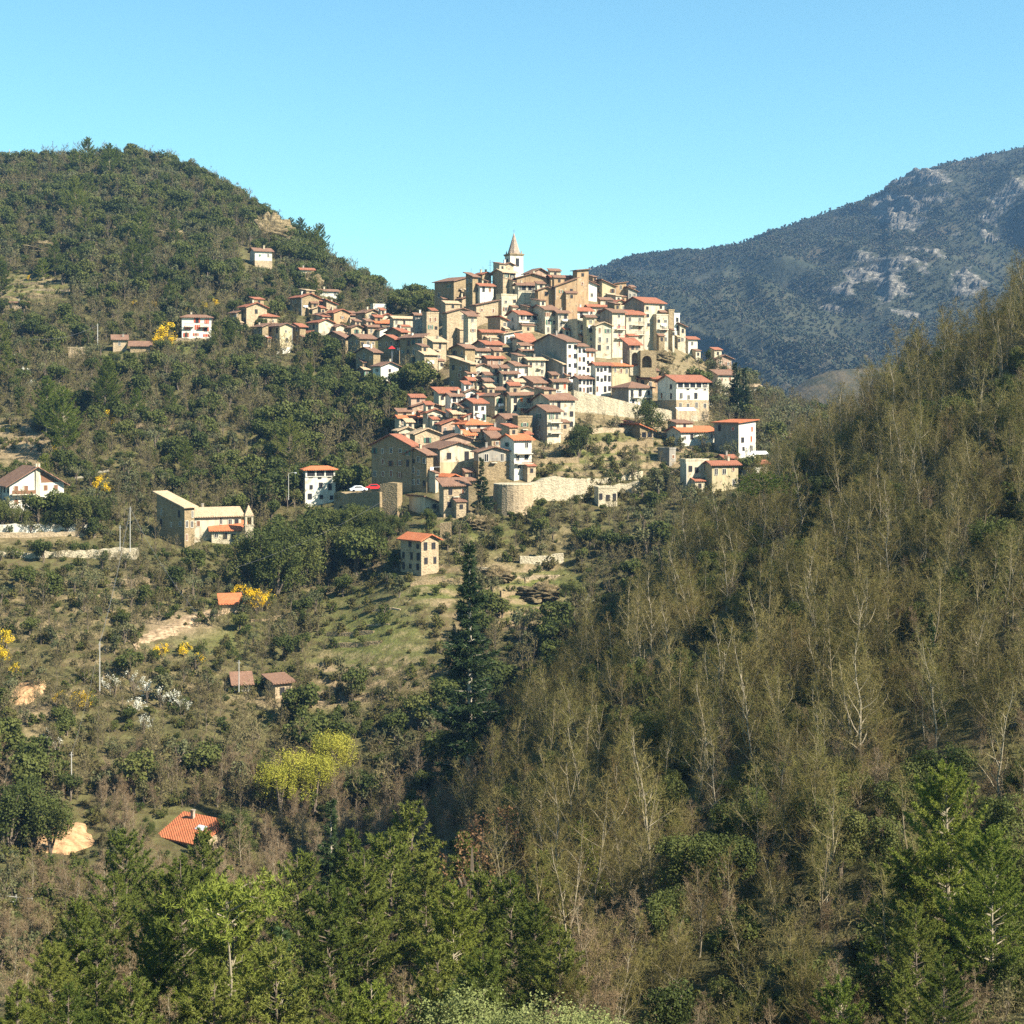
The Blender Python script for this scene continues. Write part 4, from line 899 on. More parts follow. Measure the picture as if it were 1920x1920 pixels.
wall_run('stone rampart running right from the rounded bastion',[(996,906,950),(1045,893,940),(1065,898,940),(1095,897,940)],[381,382,382,383],2,'pale')
wall_run('bright parapet wall of the road below the gardens',[(1090,897,912),(1130,898,912),(1170,892,908),(1206,884,902)],None,.6,'pale')
wall_run('low grey road wall under the bright parapet',[(1092,908,932),(1150,910,932),(1200,901,926)],[382.5,383.5,386],.6,'pale')
wall_run('ivy-stained stone pier at the ravine below the town',[(712,908,985),(728,906,985),(745,908,978)],[374,373,374],3,'stoned')
wall_run('rough ruined wall stub right of the lone stone house',[(825,982,1022),(846,980,1020)],[341,342],1.2,'stoned')
wall_run('dry stone terrace wall right of the tall spruce',[(975,1045,1066),(1015,1042,1064),(1057,1040,1062)],[351,352,353],1,'pale')
wall_run('tumbled pale wall just right of the spruce tip',[(885,1062,1078),(920,1064,1080),(940,1068,1084)],[338,338,339],1,'pale')
wall_run('white topped garden wall of the villa at left edge',[(-60,984,1008),(60,983,1006),(130,983,1004),(176,984,1002)],[362,362,363,364],.8,'white')
wall_run('rough tan bank wall under the villa garden wall',[(-60,1000,1016),(60,999,1014),(180,998,1012)],[359,359,360],1.0,'stone')
wall_run('long stone road wall below the villa',[(-60,1035,1052),(60,1035,1052),(150,1032,1050),(205,1028,1052),(260,1028,1052)],[347,347,348,349,350],.8,'pale')
wall_run('stepped cream wall in the terraces above the villa',[(122,882,891),(165,882,891),(202,882,891)],[404,404,405],.8,'cream')
wall_run('second cream terrace wall below the stepped cream wall',[(140,893,904),(180,894,904)],[401,401],.8,'cream')
wall_run('pinkish garden wall right of the red awning house',[(1421,815,838),(1450,813,832),(1487,812,830)],[424,425,426],.8,'pink')
wall_run('foot wall of the white terrace below the yellow gable',[(519,655,668),(546,650,666)],[498,500],.8,'white')
k_ = 0
for lab, x0, x1, y0, y1, hh in [
 ('upper dry stone terrace edge on grassy slope left of the spruce',628,742,1180,1176,5),('second dry stone terrace edge left of the spruce',612,700,1195,1191,6),
 ('lower dry stone terrace edge left of the spruce',622,715,1215,1210,6),('shortest terrace edge above the others left of the spruce',690,750,1150,1146,5),
 ('narrow terrace edge below the track shelter',470,540,1168,1160,5),('terrace edge in grass right below the lone stone house',770,850,1100,1092,6),
 ('stone edge of the green meadow right of the spruce',950,1050,1092,1086,6),('broken wall line low in the meadow right of spruce',940,1010,1120,1112,7),
 ('topmost terrace edge on the left hill meadow',0,120,536,534,4),('middle terrace edge on the left hill meadow',0,130,549,547,4),('lowest terrace edge on the left hill meadow',0,120,560,558,4),
 ('upper brown terrace wall at left edge above mimosa',0,60,828,826,7),('middle brown terrace wall at left edge above mimosa',0,75,842,840,6),('lower brown terrace wall at left edge above mimosa',0,70,856,855,5),
 ('tan terrace scar in scrub left of the white villa with orange roof',255,320,805,801,9),('terrace wall by the mimosa and the white red-shuttered house',330,400,640,638,4),
 ('garden terrace wall upper right of the bastion',1000,1085,872,866,8),('second garden terrace wall right of the bastion',1050,1225,846,838,9),('third garden terrace wall below the open shed',1110,1240,815,812,9),
 ('rocky bank under the road wall by the villa',225,280,1100,1096,10),('short pale terrace wall left of the track shelter',342,384,1114,1110,7)]:
    n = 5; P = []; Ys = []
    for i in range(n):
        px = x0+(x1-x0)*i/(n-1); py = y0+(y1-y0)*i/(n-1)+math.sin(i*2.1+x0)*1.2; Yh = hit(px, py, 300); P.append((px, py-hh*1.25, py+hh*.5)); Ys.append(Yh)
    Yb = sum(Ys)/n
    Ys = [Yb+max(-4, min(4, y-Yb)) for y in Ys]
    wall_run(lab, P, Ys, .6, ['stone', 'stoned', 'stoned'][k_ % 3], 'dry stone terrace walls', 'terrace_wall', 'terrace wall'); k_ += 1

# --- small things: poles, mast, cars, awning, canopies, cables, fence
def pole(label, px, y0, y1, Y, r=.10, mat='pole', arm=None, name='utility_pole', cat='pole'):
    a, b = pt(px, y1, Y), pt(px, y0, Y); c = a.copy(); root = empty(name, c, 0, label=label, cat=cat, group='poles on the slopes')
    m = MB(); m.tube([(0,0,-1.5),(0,0,b.z-a.z)], [r, r*.7], 7); m.build('shaft', mat, root); hh = b.z-a.z
    m = MB()
    if arm == 'lamp':
        m.tube([(0,0,hh-.1),(.8,-.2,hh+.25),(1.7,-.4,hh+.25)], [.06,.05,.05], 5); m.build('arm', mat, root)
        m = MB(); m.hexa([(1.5,-.5,hh+.1),(2.1,-.6,hh+.1),(2.1,-.3,hh+.1),(1.5,-.2,hh+.1)],[(1.55,-.45,hh+.32),(2.0,-.5,hh+.32),(2.0,-.35,hh+.32),(1.55,-.25,hh+.32)]); m.build('lamp_head', 'metal', root)
    elif arm == 'mast':
        for k in range(4): m.box(-.7+.12*k, .7-.12*k, -.03, .03, hh*(.55+.13*k), hh*(.55+.13*k)+.06)
        m.build('aerial', mat, root)
    else:
        m.box(-.3,.3,-.04,.04,hh-.5,hh-.42); m.build('crossarm', mat, root)
    return root
pole('pale utility pole on the lower left slope above the white blossom',187,1203,1280,285)
pole('pale utility pole above the bare earth bank at lower left',134,1410,1492,262)
pole('thin pole beside the white shed on the lower slope',448,1238,1282,291,.1)
pole('tall pole on the road wall between villa and convent',244,950,1022,352)
pole('short second pole left of the tall pole on the road wall',225,985,1020,353,.1)
pole('thin pole beside dark trees left of the stone hut',183,607,640,518,.15)
pole('street lamp beside the parked cars left of the town',541,888,926,392,.09,'pole','lamp','street_lamp','street lamp')
pole('thin aerial mast on the left hilltop',99,264,300,846,.16,'rail','mast','aerial_mast','aerial')
pole('bare dead pole sticking up at left end of the hilltop',18,280,306,850,.3,'pole',None)
pole('aerial mast on the roofs left of the church',919,488,510,545,.09,'rail','mast','aerial_mast','aerial')

def car(label, px, py, Y, rz, paint):
    c = pt(px, py, Y); root = empty('parked_car', c, rz, label=label, cat='car', group='cars parked on the road by the town')
    m = MB(); prof = [(-2.05,.35),(-2.1,.75),(-1.55,.92),(-.9,1.42),(.6,1.45),(1.35,.95),(2.0,.85),(2.1,.4)]
    for sg in (1,):
        k = len(m.v)
        for y in (-.82, .82): m.v += [(x, y*(.82 if z > 1 else 1), z) for x, z in prof]
        n = len(prof); m.f += [tuple(k+i for i in range(n)), tuple(k+n+i for i in reversed(range(n)))]; m.m += [0,0]
        for i in range(n): j = (i+1) % n; m.f.append((k+j, k+i, k+n+i, k+n+j)); m.m.append(0)
    m.build('body', paint, root)
    for x in (-1.3, 1.3):
        for y in (-.84, .84):
            m = MB(); m.tube([(x,y-.1,.32),(x,y+.1,.32)], [.32,.32], 12); m.build('wheel', 'rubber', root)
    m = MB(); m.hexa([(-1.2,-.85,.98),(1.0,-.85,.98),(1.0,.85,.98),(-1.2,.85,.98)], [(-.85,-.70,1.36),(.55,-.70,1.36),(.55,.70,1.36),(-.85,.70,1.36)]); m.build('window', 'glass', root)
    for y in (-.6,.6): m = MB(); m.box(2.02,2.12,y-.15,y+.15,.58,.74); m.build('headlight', 'canvas', root)
car('white car parked on the road left of the town', 672, 922, 384, .3, 'whitepaint')
car('red car parked beside the white car', 702, 919, 386, .1, 'redpaint')
wall_run('dark road parapet under the parked cars', [(626,924,985),(660,925,990),(712,922,990)], None, 6, 'stoned')
c = pt(735, 652, 470); m = MB(); m.hexa([(-1,-1,-.3),(1,-1,-.3),(1,1,-.3),(-1,1,-.3)],[(-.1,-.1,.5),(.1,-.1,.5),(.1,.1,.5),(-.1,.1,.5)])
r_ = empty('parasol', c, 0, label='red parasol open in front of the dark cliff houses', cat='parasol'); m.build('canopy', 'redpaint', r_); m = MB(); m.tube([(0,0,-4),(0,0,0)],[.04,.04],5); m.build('pole', 'metal', r_)
for lab, px, py, Y, sx in (('white canvas awning on the white inn terrace',1286,766,440,2.6),('white terrace canopy beside the red awning house',1425,848,412,2.0)):
    c = pt(px, py, Y); r_ = empty('awning', c, .2, label=lab, cat='awning'); m = MB(); m.hexa([(-sx,-1.3,-.5),(sx,-1.3,-.5),(sx,1.3,.2),(-sx,1.3,.2)],[(-sx,-1.3,-.42),(sx,-1.3,-.42),(sx,1.3,.28),(-sx,1.3,.28)]); m.build('canopy', 'canvas', r_)
    m = MB(); m.tube([(-sx+.1,-1.2,-3),(-sx+.1,-1.2,-.45)],[.05,.05],5); m.build('pole', 'metal', r_); m = MB(); m.tube([(sx-.1,-1.2,-3),(sx-.1,-1.2,-.45)],[.05,.05],5); m.build('pole', 'metal', r_)
def cable(label, a, b, sag, r=.013):
    P = []; n = 14
    for i in range(n+1):
        t = i/n; p = Vector(a).lerp(Vector(b), t); p.z -= sag*4*t*(1-t); P.append(p-Vector(a))
    m = MB(); m.tube(P, [r]*(n+1), 4); tag(m.build('power_cable', 'wire', loc=a), label, 'cable', 'cables across the valley')
cable('power cable rising from the ravine trees to the town pier', pt(440,1065,330), pt(725,935,372), 1.2, .016)
cable('power cable from the road wall pole down to the lower pole', pt(244,953,352), pt(187,1206,285), 1.5, .03)
cable('power cable from the lower pole down to the earth bank pole', pt(187,1206,285), pt(134,1413,262), 1.2, .013)
cable('power cable from the road wall pole to the right down the slope', pt(244,953,352), pt(370,1150,318), 1.5, .03)
cable('cable running left from the thin pole by the stone hut', pt(183,610,518), pt(60,636,505), 1.5, .028)
# wooden fence in the lower left corner
fr = empty('wooden_fence', gp(30, 205), 0, label='weathered wooden rail fence at the lower left edge', cat='fence'); o0 = fr.location
Pf = [gp(px, 205-.02*px) for px in (-30, 0, 30, 60)]
for p in Pf: m = MB(); q = p-o0; m.tube([(q.x,q.y,-.5+q.z),(q.x,q.y,q.z+1.6)],[.09,.08],6); m.build('post', 'pole', fr)
for hz in (.7, 1.35):
    m = MB()
    for p, q in zip(Pf, Pf[1:]): p, q = p-o0, q-o0; m.tube([(p.x,p.y-.12,p.z+hz),(q.x,q.y-.12,q.z+hz)],[.06,.06],5)
    m.build('rail', 'pole', fr)
TOWN = [(815,520),(890,505),(940,490),(1000,500),(1110,500),(1200,540),(1260,585),(1310,640),(1330,700),(1335,790),(1315,810),(1230,812),(1080,800),(1060,850),(1000,860),(1000,950),(935,960),(880,975),(820,975),(760,965),(690,930),(690,850),(745,800),(815,752),(845,715),(800,690),(740,680),(700,690),(650,690),(600,650),(540,650),(500,640),(430,620),(440,590),(480,572),(540,575),(600,565),(700,590),(790,590),(812,590)]
# ------------------------------------------------------------------ ground cover: attributes painted where a cover really lies (grass, bare soil)
def soft(px, py, cx, cy, rx, ry): return np.clip(1.35-np.sqrt(((px-cx)/rx)**2+((py-cy)/ry)**2), 0, 1)
GRASS = [(690,1195,110,60,.6),(1000,1105,80,50,.9),(820,1110,70,30,.7),(1120,850,90,40,.9),(640,1120,60,40,.5),(870,1010,80,40,.6),(1400,770,60,40,.6),(370,650,60,14,.8),(60,545,100,35,.6),
         (400,1180,120,50,.4),(560,1330,90,30,.4),(30,1650,60,25,.6),(250,820,120,30,.3),(340,790,60,20,.4)]
SOIL = [(60,840,90,45,.7),(330,1170,90,28,.9),(560,1315,130,18,.8),(300,802,40,10,.8),(1130,880,60,20,.4),(75,1330,60,60,.6),(950,1060,70,30,.4),(40,1000,160,20,.5),(260,1090,60,25,.5),(860,1030,60,25,.4),(1060,1010,60,30,.3)]
PXg = np.broadcast_to(TPX[:,None], TXg.shape); PYg = py_of(TZ, TYg)
vis_g = (TZ/TYg) >= np.concatenate([np.full((len(TPX),1), -9.), TCM[:,:-1]], 1)-.004
grass = np.zeros(TXg.shape); soil = np.zeros(TXg.shape)
for cx, cy, rx, ry, k in GRASS: grass = np.maximum(grass, .72*k*soft(PXg, PYg, cx, cy, rx, ry))
for cx, cy, rx, ry, k in SOIL: soil = np.maximum(soil, k*soft(PXg, PYg, cx, cy, rx, ry))
far = TYg > 265; grass *= far; soil *= far
soil = np.maximum(soil, .5*(in_poly(PXg, PYg, TOWN) & (TYg > 360) & (PXg > 815)))
nx, ny = TXg.shape
idx = np.arange(nx*ny).reshape(nx, ny)
fq = np.stack([idx[:-1,:-1], idx[1:,:-1], idx[1:,1:], idx[:-1,1:]], -1).reshape(-1,4)
m, nt, b = new_mat('hillside_soil_and_grass')
pos = objpos(nt)
ga = N(nt, 'ShaderNodeAttribute', attribute_name='grass').outputs['Fac']; sa = N(nt, 'ShaderNodeAttribute', attribute_name='soil').outputs['Fac']
n1, n2, n3 = noise(nt, .06, 8, pos, .75), noise(nt, .4, 7, pos, .7), noise(nt, 1.6, 5, pos, .7)
c = ramp(nt, n1, [(.36, (.036,.036,.011)), (.5, (.068,.056,.02)), (.62, (.10,.072,.034))])
c = mixc(nt, ramp(nt, n2, [(.42,(0,0,0)),(.62,(1,1,1))]), c, (.11,.10,.035))
gf = math_n(nt, 'MULTIPLY', math_n(nt, 'ADD', ga, math_n(nt, 'MULTIPLY', math_n(nt, 'SUBTRACT', n2, .5), 1.6)), 1.3, True)
gf = math_n(nt, 'MULTIPLY', gf, math_n(nt, 'GREATER_THAN', ga, .02))
c = mixc(nt, gf, c, ramp(nt, n3, [(.3,(.07,.088,.018)),(.7,(.145,.148,.036))]))
sf = math_n(nt, 'MULTIPLY', math_n(nt, 'ADD', sa, math_n(nt, 'MULTIPLY', math_n(nt, 'SUBTRACT', n2, .55), 1.8)), 1.3, True)
sf = math_n(nt, 'MULTIPLY', sf, math_n(nt, 'GREATER_THAN', sa, .02))
c = mixc(nt, sf, c, ramp(nt, n3, [(.3,(.16,.112,.06)),(.7,(.29,.21,.117))]))
nt.links.new(c, b.inputs['Base Color']); bump(nt, b, n3, .5, .8); M['ground'] = m
soil = np.maximum(soil, .8*RISER)
gmesh = np_mesh('hillside', np.stack([TXg, TYg, TZ], -1).reshape(-1,3), fq, [M['ground']], smooth=True, attrs={'grass':('FLOAT', grass.astype(np.float32)), 'soil':('FLOAT', soil.astype(np.float32))})
tag(link('hillside_terrain', gmesh), kind='structure')

# dirt track
def ribbon(name, pts_, half, dz, mat, n=40):
    P = [gp(px, hit(px, py, 265)) for px, py in pts_]; V = []; gr = random.Random(4)
    for i in range(n+1):
        t = i/n*(len(P)-1); k = min(int(t), len(P)-2); p = P[k].lerp(P[k+1], t-k); d = (P[k+1]-P[k]).normalized(); s = Vector((-d.y, d.x, 0))
        wd = half*(.75+.5*gr.random())
        for q in (-1, -.33, .33, 1): w = p+s*wd*q; V.append((w.x, w.y, float(zt(w.x, w.y))+dz*(1-1.3*abs(q)**3)))
    Fq = [(i*4+j, i*4+j+1, i*4+j+5, i*4+j+4) for i in range(n) for j in range(3)]
    return tag(link(name, np_mesh(name, V, np.array(Fq), [M[mat]], smooth=True)), kind='structure')
m, nt, b = new_mat('dirt_track'); pos = objpos(nt)
nt.links.new(ramp(nt, noise(nt, 1.2, 5, pos), [(.36,(.13,.09,.05)),(.5,(.27,.185,.105)),(.64,(.38,.275,.165))]), b.inputs['Base Color']); bump(nt, b, noise(nt, 3, 4, pos), .15); M['dirt'] = m
ribbon('dirt_track', [(245,1212),(300,1190),(350,1172),(410,1148),(440,1142)], 2.6, .28, 'dirt', 70)

# earth bank, rock outcrops
def lump(name, label, px, py, Y, sx, sy, sz, mat, cat, seed, group=None, sharp=.45):
    g = np.random.default_rng(seed); nu, nv = 72, 40; V = []
    for j in range(nv+1):
        for i in range(nu):
            a = 2*math.pi*i/nu; e = -.4+(math.pi/2+.4)*j/nv
            d = np.array([math.cos(a)*math.cos(e), math.sin(a)*math.cos(e), math.sin(e)])
            r_ = 1+sharp*1.5*(float(fbm(np.array(d[0]*3.7+seed), np.array(d[1]*3.7+d[2]*7), seed, 5))-.5)*2
            r_ += .12*sharp*(round(d[2]*7+g.normal()*.3) % 2)
            V.append((d[0]*sx*r_, d[1]*sy*r_, d[2]*sz*r_))
    Fq = np.array([(j*nu+i, j*nu+(i+1) % nu, (j+1)*nu+(i+1) % nu, (j+1)*nu+i) for j in range(nv) for i in range(nu)])
    c = pt(px, py, Y); c.z = float(zt(c.x, c.y))
    return tag(link(name, np_mesh(name, V, Fq, [M[mat]]), loc=c), label, cat, group)
m, nt, b = new_mat('ochre_rock'); pos = objpos(nt)
mp = N(nt, 'ShaderNodeMapping'); mp.inputs['Scale'].default_value = (.5,.5,2.2); nt.links.new(pos, mp.inputs['Vector'])
nt.links.new(mixc(nt, noise(nt, 2.5, 4, pos), ramp(nt, noise(nt, .5, 6, mp.outputs['Vector']), [(.38,(.07,.05,.03)),(.5,(.27,.19,.10)),(.62,(.46,.34,.20))]), (.16,.13,.06)), b.inputs['Base Color']); bump(nt, b, noise(nt, .9, 8, pos, .75), 1.2, 1.0); M['rock'] = m
m, nt, b = new_mat('bare_earth'); pos = objpos(nt)
nt.links.new(ramp(nt, noise(nt, .8, 5, pos), [(.3,(.17,.10,.05)),(.5,(.36,.21,.10)),(.72,(.46,.31,.17))]), b.inputs['Base Color']); bump(nt, b, noise(nt, 2, 5, pos), .25, .8); M['earth'] = m
def bank(label, px, py, Y, rx, ry, hgt, seed):
    c = gp(px, Y); n, k = 44, 14; V = [(0, 0, hgt)]; Fq = []
    for j in range(1, k+1):
        for i in range(n):
            a = 2*math.pi*i/n; r = j/k*(1+.45*(float(fbm(np.array(math.cos(a)*1.7+seed), np.array(math.sin(a)*1.7), seed, 3))-.45)*2)
            x, y = math.cos(a)*rx*r, math.sin(a)*ry*r; q = 1-(j/k)**2.5
            z = float(zt(c.x+x, c.y+y))-c.z + hgt*q*(.55+.9*float(fbm(np.array(x*.55+seed), np.array(y*.55), seed+3, 4))) - .5*(j == k)
            V.append((x, y, z))
    V[0] = (0, 0, sum(v[2] for v in V[1:n+1])/n)
    m = MB(); m.v = V; m.f = [(0, 1+i, 1+(i+1) % n) for i in range(n)]+[(1+(j-1)*n+i, 1+j*n+i, 1+j*n+(i+1) % n, 1+(j-1)*n+(i+1) % n) for j in range(1, k) for i in range(n)]; m.m = [0]*len(m.f)
    return tag(m.build('earth_bank', M['earth'], loc=c), label, 'earth bank')
bank('bare orange earth bank beside the dark bush at lower left', 112, 1560, hit(112, 1578, 200), 4.6, 7.5, .9, 3)
bank('small pinkish earth cutting above the white blossom at left', 50, 1290, hit(50, 1300, 260), 3, 6, .7, 5)
for lab, px, py, sx, sz, sd in [('ochre cliff outcrop above the green-shuttered cottage on the left hill',500,448,11,9,1),('pale ruin-like rock shelf right of the ochre cliff outcrop',545,470,9,6,2),
    ('long low ochre rock ledge in the forest of the left hill',112,470,14,3.4,4),('small ochre rock patch in middle of the left hill forest',322,444,6,3.6,6),('grey rocks in the meadow right of the spruce',1010,1120,4,2.2,7),
    ('ochre bank below the pale house above the ridge row',578,535,5,5,8),('tumbled rocks beside the wall right of the spruce tip',930,1085,3,2,9),('pale rocks under the bottom stone house',890,985,4,2.4,10),
    ('rocky knoll under the arched wall on the right shoulder',1228,694,4,2.5,12),('ivy-brown rock below the tall narrow cream house',1240,672,3.5,2.5,13)]:
    lump('rock_outcrop', lab, px, py, hit(px, py+6, 320), sx, sx*.6, sz, 'rock', 'rock', sd, 'rock outcrops')

# ------------------------------------------------------------------ the far mountain
RID = np.array([(500,640),(800,590),(1000,540),(1110,505),(1200,482),(1300,470),(1400,455),(1500,415),(1600,384),(1655,362),(1668,346),(1700,334),(1780,305),(1850,290),(1920,277),(2100,255),(2300,262),(2600,330)], float)
mpx = np.arange(700, 2400, 4.0); mt = np.linspace(0, 1.25, 300)
ridge = np.interp(mpx, RID[:,0], RID[:,1]); ridge += 5*(fbm(mpx/40, mpx*0, 5)-.5)
MYg = 1350+1150*mt[None,:]+np.zeros((len(mpx),1)); MP = mpx[:,None]+np.zeros((1,len(mt)))
t = np.clip(mt, 0, 1)[None,:]; zr = (HZ-ridge)[:,None]*2500/F; zb0 = -60.0
over = np.clip(mt-1, 0, 1)[None,:]
MZ = zb0+(zr-zb0)*(t**1.05)-over*900*.5
XW = (MP-960)*MYg/F
env = np.sin(np.pi*np.clip(t, 0, 1))**.7
# buttresses and gullies running down and to the left
uu = (XW+.55*(MZ))/150
rg = 1-np.abs(2*vnoise(uu, MYg/900, 21)-1); rg2 = 1-np.abs(2*vnoise(uu*2.7+MYg/260, MYg/420, 22)-1)
MZ = MZ+env*(95*(rg-.5)+36*(rg2-.5)+18*(fbm(XW/60, MYg/60, 30)-.48))
ROCKS = [(1700,385,58,52,1.35),(1740,350,45,42,1.),(1660,400,25,30,.7),(1650,490,60,22,.75),(1720,480,50,20,.8),(1595,540,40,20,1.),(1665,545,45,28,.8),(1700,570,40,25,.8),(1820,540,40,25,.6),(1800,515,30,20,.8),
         (1510,530,30,10,.7),(1745,495,30,20,.7),(1870,400,40,35,.7),(1860,450,30,20,.6),(1900,350,30,30,.5),(1790,430,30,30,.4),(1620,510,40,20,.7),(1560,575,50,14,.5)]
MPY = py_of(MZ, MYg); rock = np.zeros(MZ.shape)
for cx, cy, rx, ry, k in ROCKS: rock = np.maximum(rock, k*soft(MP, MPY, cx, cy, rx, ry))
rn = fbm(XW/28, MZ/14, 41); rock = np.clip((rock*1.4)*(rn-.34)*3.2, 0, 1)
MZ = MZ + rock*20*(fbm(XW/14, MYg/40, 50, 5)-.4) + rock*7*(fbm(XW/7, MZ/16, 52, 3)-.45) + rock*4*(np.floor((MZ+16*fbm(XW/25, MYg/25, 53))/11)*11-MZ-16*fbm(XW/25, MYg/25, 53)+5.5)/5.5
nx, ny = MZ.shape; idx = np.arange(nx*ny).reshape(nx, ny)
fq = np.stack([idx[:-1,:-1], idx[1:,:-1], idx[1:,1:], idx[:-1,1:]], -1).reshape(-1,4)
m, nt, b = new_mat('mountain_scrub_and_rock'); pos = objpos(nt)
ra = N(nt, 'ShaderNodeAttribute', attribute_name='rock').outputs['Fac']
c = ramp(nt, noise(nt, .012, 6, pos), [(.35,(.026,.032,.018)),(.55,(.044,.044,.025)),(.7,(.085,.066,.04))])
mp = N(nt, 'ShaderNodeMapping'); mp.inputs['Scale'].default_value = (1.1,1.1,1.5); nt.links.new(pos, mp.inputs['Vector'])
rc = ramp(nt, noise(nt, .16, 8, mp.outputs['Vector'], .8), [(.42,(.03,.032,.028)),(.52,(.13,.115,.09)),(.66,(.27,.235,.19))])
rf = ramp(nt, math_n(nt, 'ADD', ra, math_n(nt, 'MULTIPLY', math_n(nt, 'SUBTRACT', noise(nt, .11, 8, pos, .8), .5), 1.9)), [(.36,(0,0,0)),(.44,(1,1,1))])
rf = math_n(nt, 'MULTIPLY', rf, math_n(nt, 'GREATER_THAN', ra, .03))
nt.links.new(mixc(nt, rf, c, rc), b.inputs['Base Color']); bump(nt, b, noise(nt, .12, 6, pos), 6, .8); M['mountain'] = m
tag(link('mountain', np_mesh('mountain', np.stack([XW, MYg, MZ], -1).reshape(-1,3), fq, [M['mountain']], smooth=True, attrs={'rock':('FLOAT', rock.astype(np.float32))})), kind='structure')
# brown foothill between the mountain and the wooded slope
hpx = np.arange(1300, 2000, 8.0); ht = np.linspace(0, 1.6, 50); crest = np.interp(hpx, [1300,1450,1520,1580,1650,1750,2000],[820,745,705,688,683,700,730])
HY = 1000+220*ht[None,:]+np.zeros((len(hpx),1)); hz_ = (HZ-crest)[:,None]*1220/F; HZ_ = -70+(hz_+70)*np.clip(ht,0,1)[None,:]-np.clip(ht-1,0,1)[None,:]*120
HX = (hpx[:,None]-960)*HY/F; HZ_ = HZ_+5*(fbm(HX/30, HY/30, 61)-.5)*np.sin(np.pi*np.clip(ht/1.6,0,1))[None,:]
idx = np.arange(HZ_.size).reshape(HZ_.shape); fq = np.stack([idx[:-1,:-1], idx[1:,:-1], idx[1:,1:], idx[:-1,1:]], -1).reshape(-1,4)
m, nt, b = new_mat('brown_foothill'); nt.links.new(ramp(nt, noise(nt, .08, 6, objpos(nt)), [(.35,(.035,.034,.016)),(.6,(.085,.065,.035))]), b.inputs['Base Color']); bump(nt, b, noise(nt, .3, 5, objpos(nt)), 2, .8)
tag(link('foothill', np_mesh('foothill', np.stack([HX, HY, HZ_], -1).reshape(-1,3), fq, [m], smooth=True)), kind='structure')
# valley floor running on to the horizon underneath everything
mb = MB(); mb.face([(-2200,25,-88),(2600,25,-88),(2600,3900,-88),(-2200,3900,-88)]); tag(mb.build('valley_floor', M['ground']), kind='structure')
# ------------------------------------------------------------------ planting
CLEAR = [(430,598,560,652,500),(555,600,700,682,500),  # picture boxes that must stay open in front of a distance: x0, y0, x1, y1, Y
 (746,995,822,1072,345),(566,866,630,938,400),(334,584,396,636,520),(205,630,282,658,520),(284,936,448,1022,368),(392,990,475,1024,358),(-20,862,108,945,372),(300,1516,424,1568,247),(60,1508,168,1580,250),
 (410,1122,450,1142,322),(285,1152,430,1190,324),(0,984,178,1010,374),(0,1028,262,1052,356),(462,462,510,498,640),(0,566,50,578,560),(928,900,1000,952,372),(1000,890,1205,925,382),
 (1345,780,1424,848,420),(1250,770,1350,830,425),(1284,866,1385,908,400),(1236,846,1268,868,410),(1335,660,1380,732,470),(1085,720,1310,795,415),(990,820,1060,900,390),(1000,830,1200,885,395),(600,1140,760,1230,318),(960,1040,1060,1130,335),(640,905,712,926,386),
 (470,420,590,480,640),(555,500,590,535,600),(186,1206,189,1276,284),(132,1412,136,1488,260),(0,800,75,860,430),(120,882,205,905,400),(800,1100,870,1130,330),(690,676,748,715,470),(700,900,830,975,372),(825,905,880,965,372),(690,820,830,910,375)]
def blocked(X, Y, r, h):
    zg = zt(X, Y); px, py = px_of(X, Y), py_of(zg, Y); tp = py_of(zg+h, Y); hw = r*F/Y; bad = np.zeros(X.shape, bool)
    for x0, y0, x1, y1, Yc in CLEAR: bad |= (px+hw*.7 > x0) & (px-hw*.7 < x1) & (tp < y1-2) & (py > y0) & (Y < Yc)
    for c, rr, _ in HOUSES: bad |= (X-c.x)**2+(Y-c.y)**2 < (rr+r*.45)**2
    return bad
def grid(spacing, ylo, yhi, xlo, xhi, g, jit=.48):
    xs = np.arange(xlo, xhi, spacing); ys = np.arange(ylo, yhi, spacing); X, Y = np.meshgrid(xs, ys)
    X = X+g.uniform(-jit, jit, X.shape)*spacing; Y = Y+g.uniform(-jit, jit, Y.shape)*spacing
    X, Y = X.ravel(), Y.ravel(); px = px_of(X, Y); k = (px > -260) & (px < 2340) & (Y > 40); return X[k], Y[k]
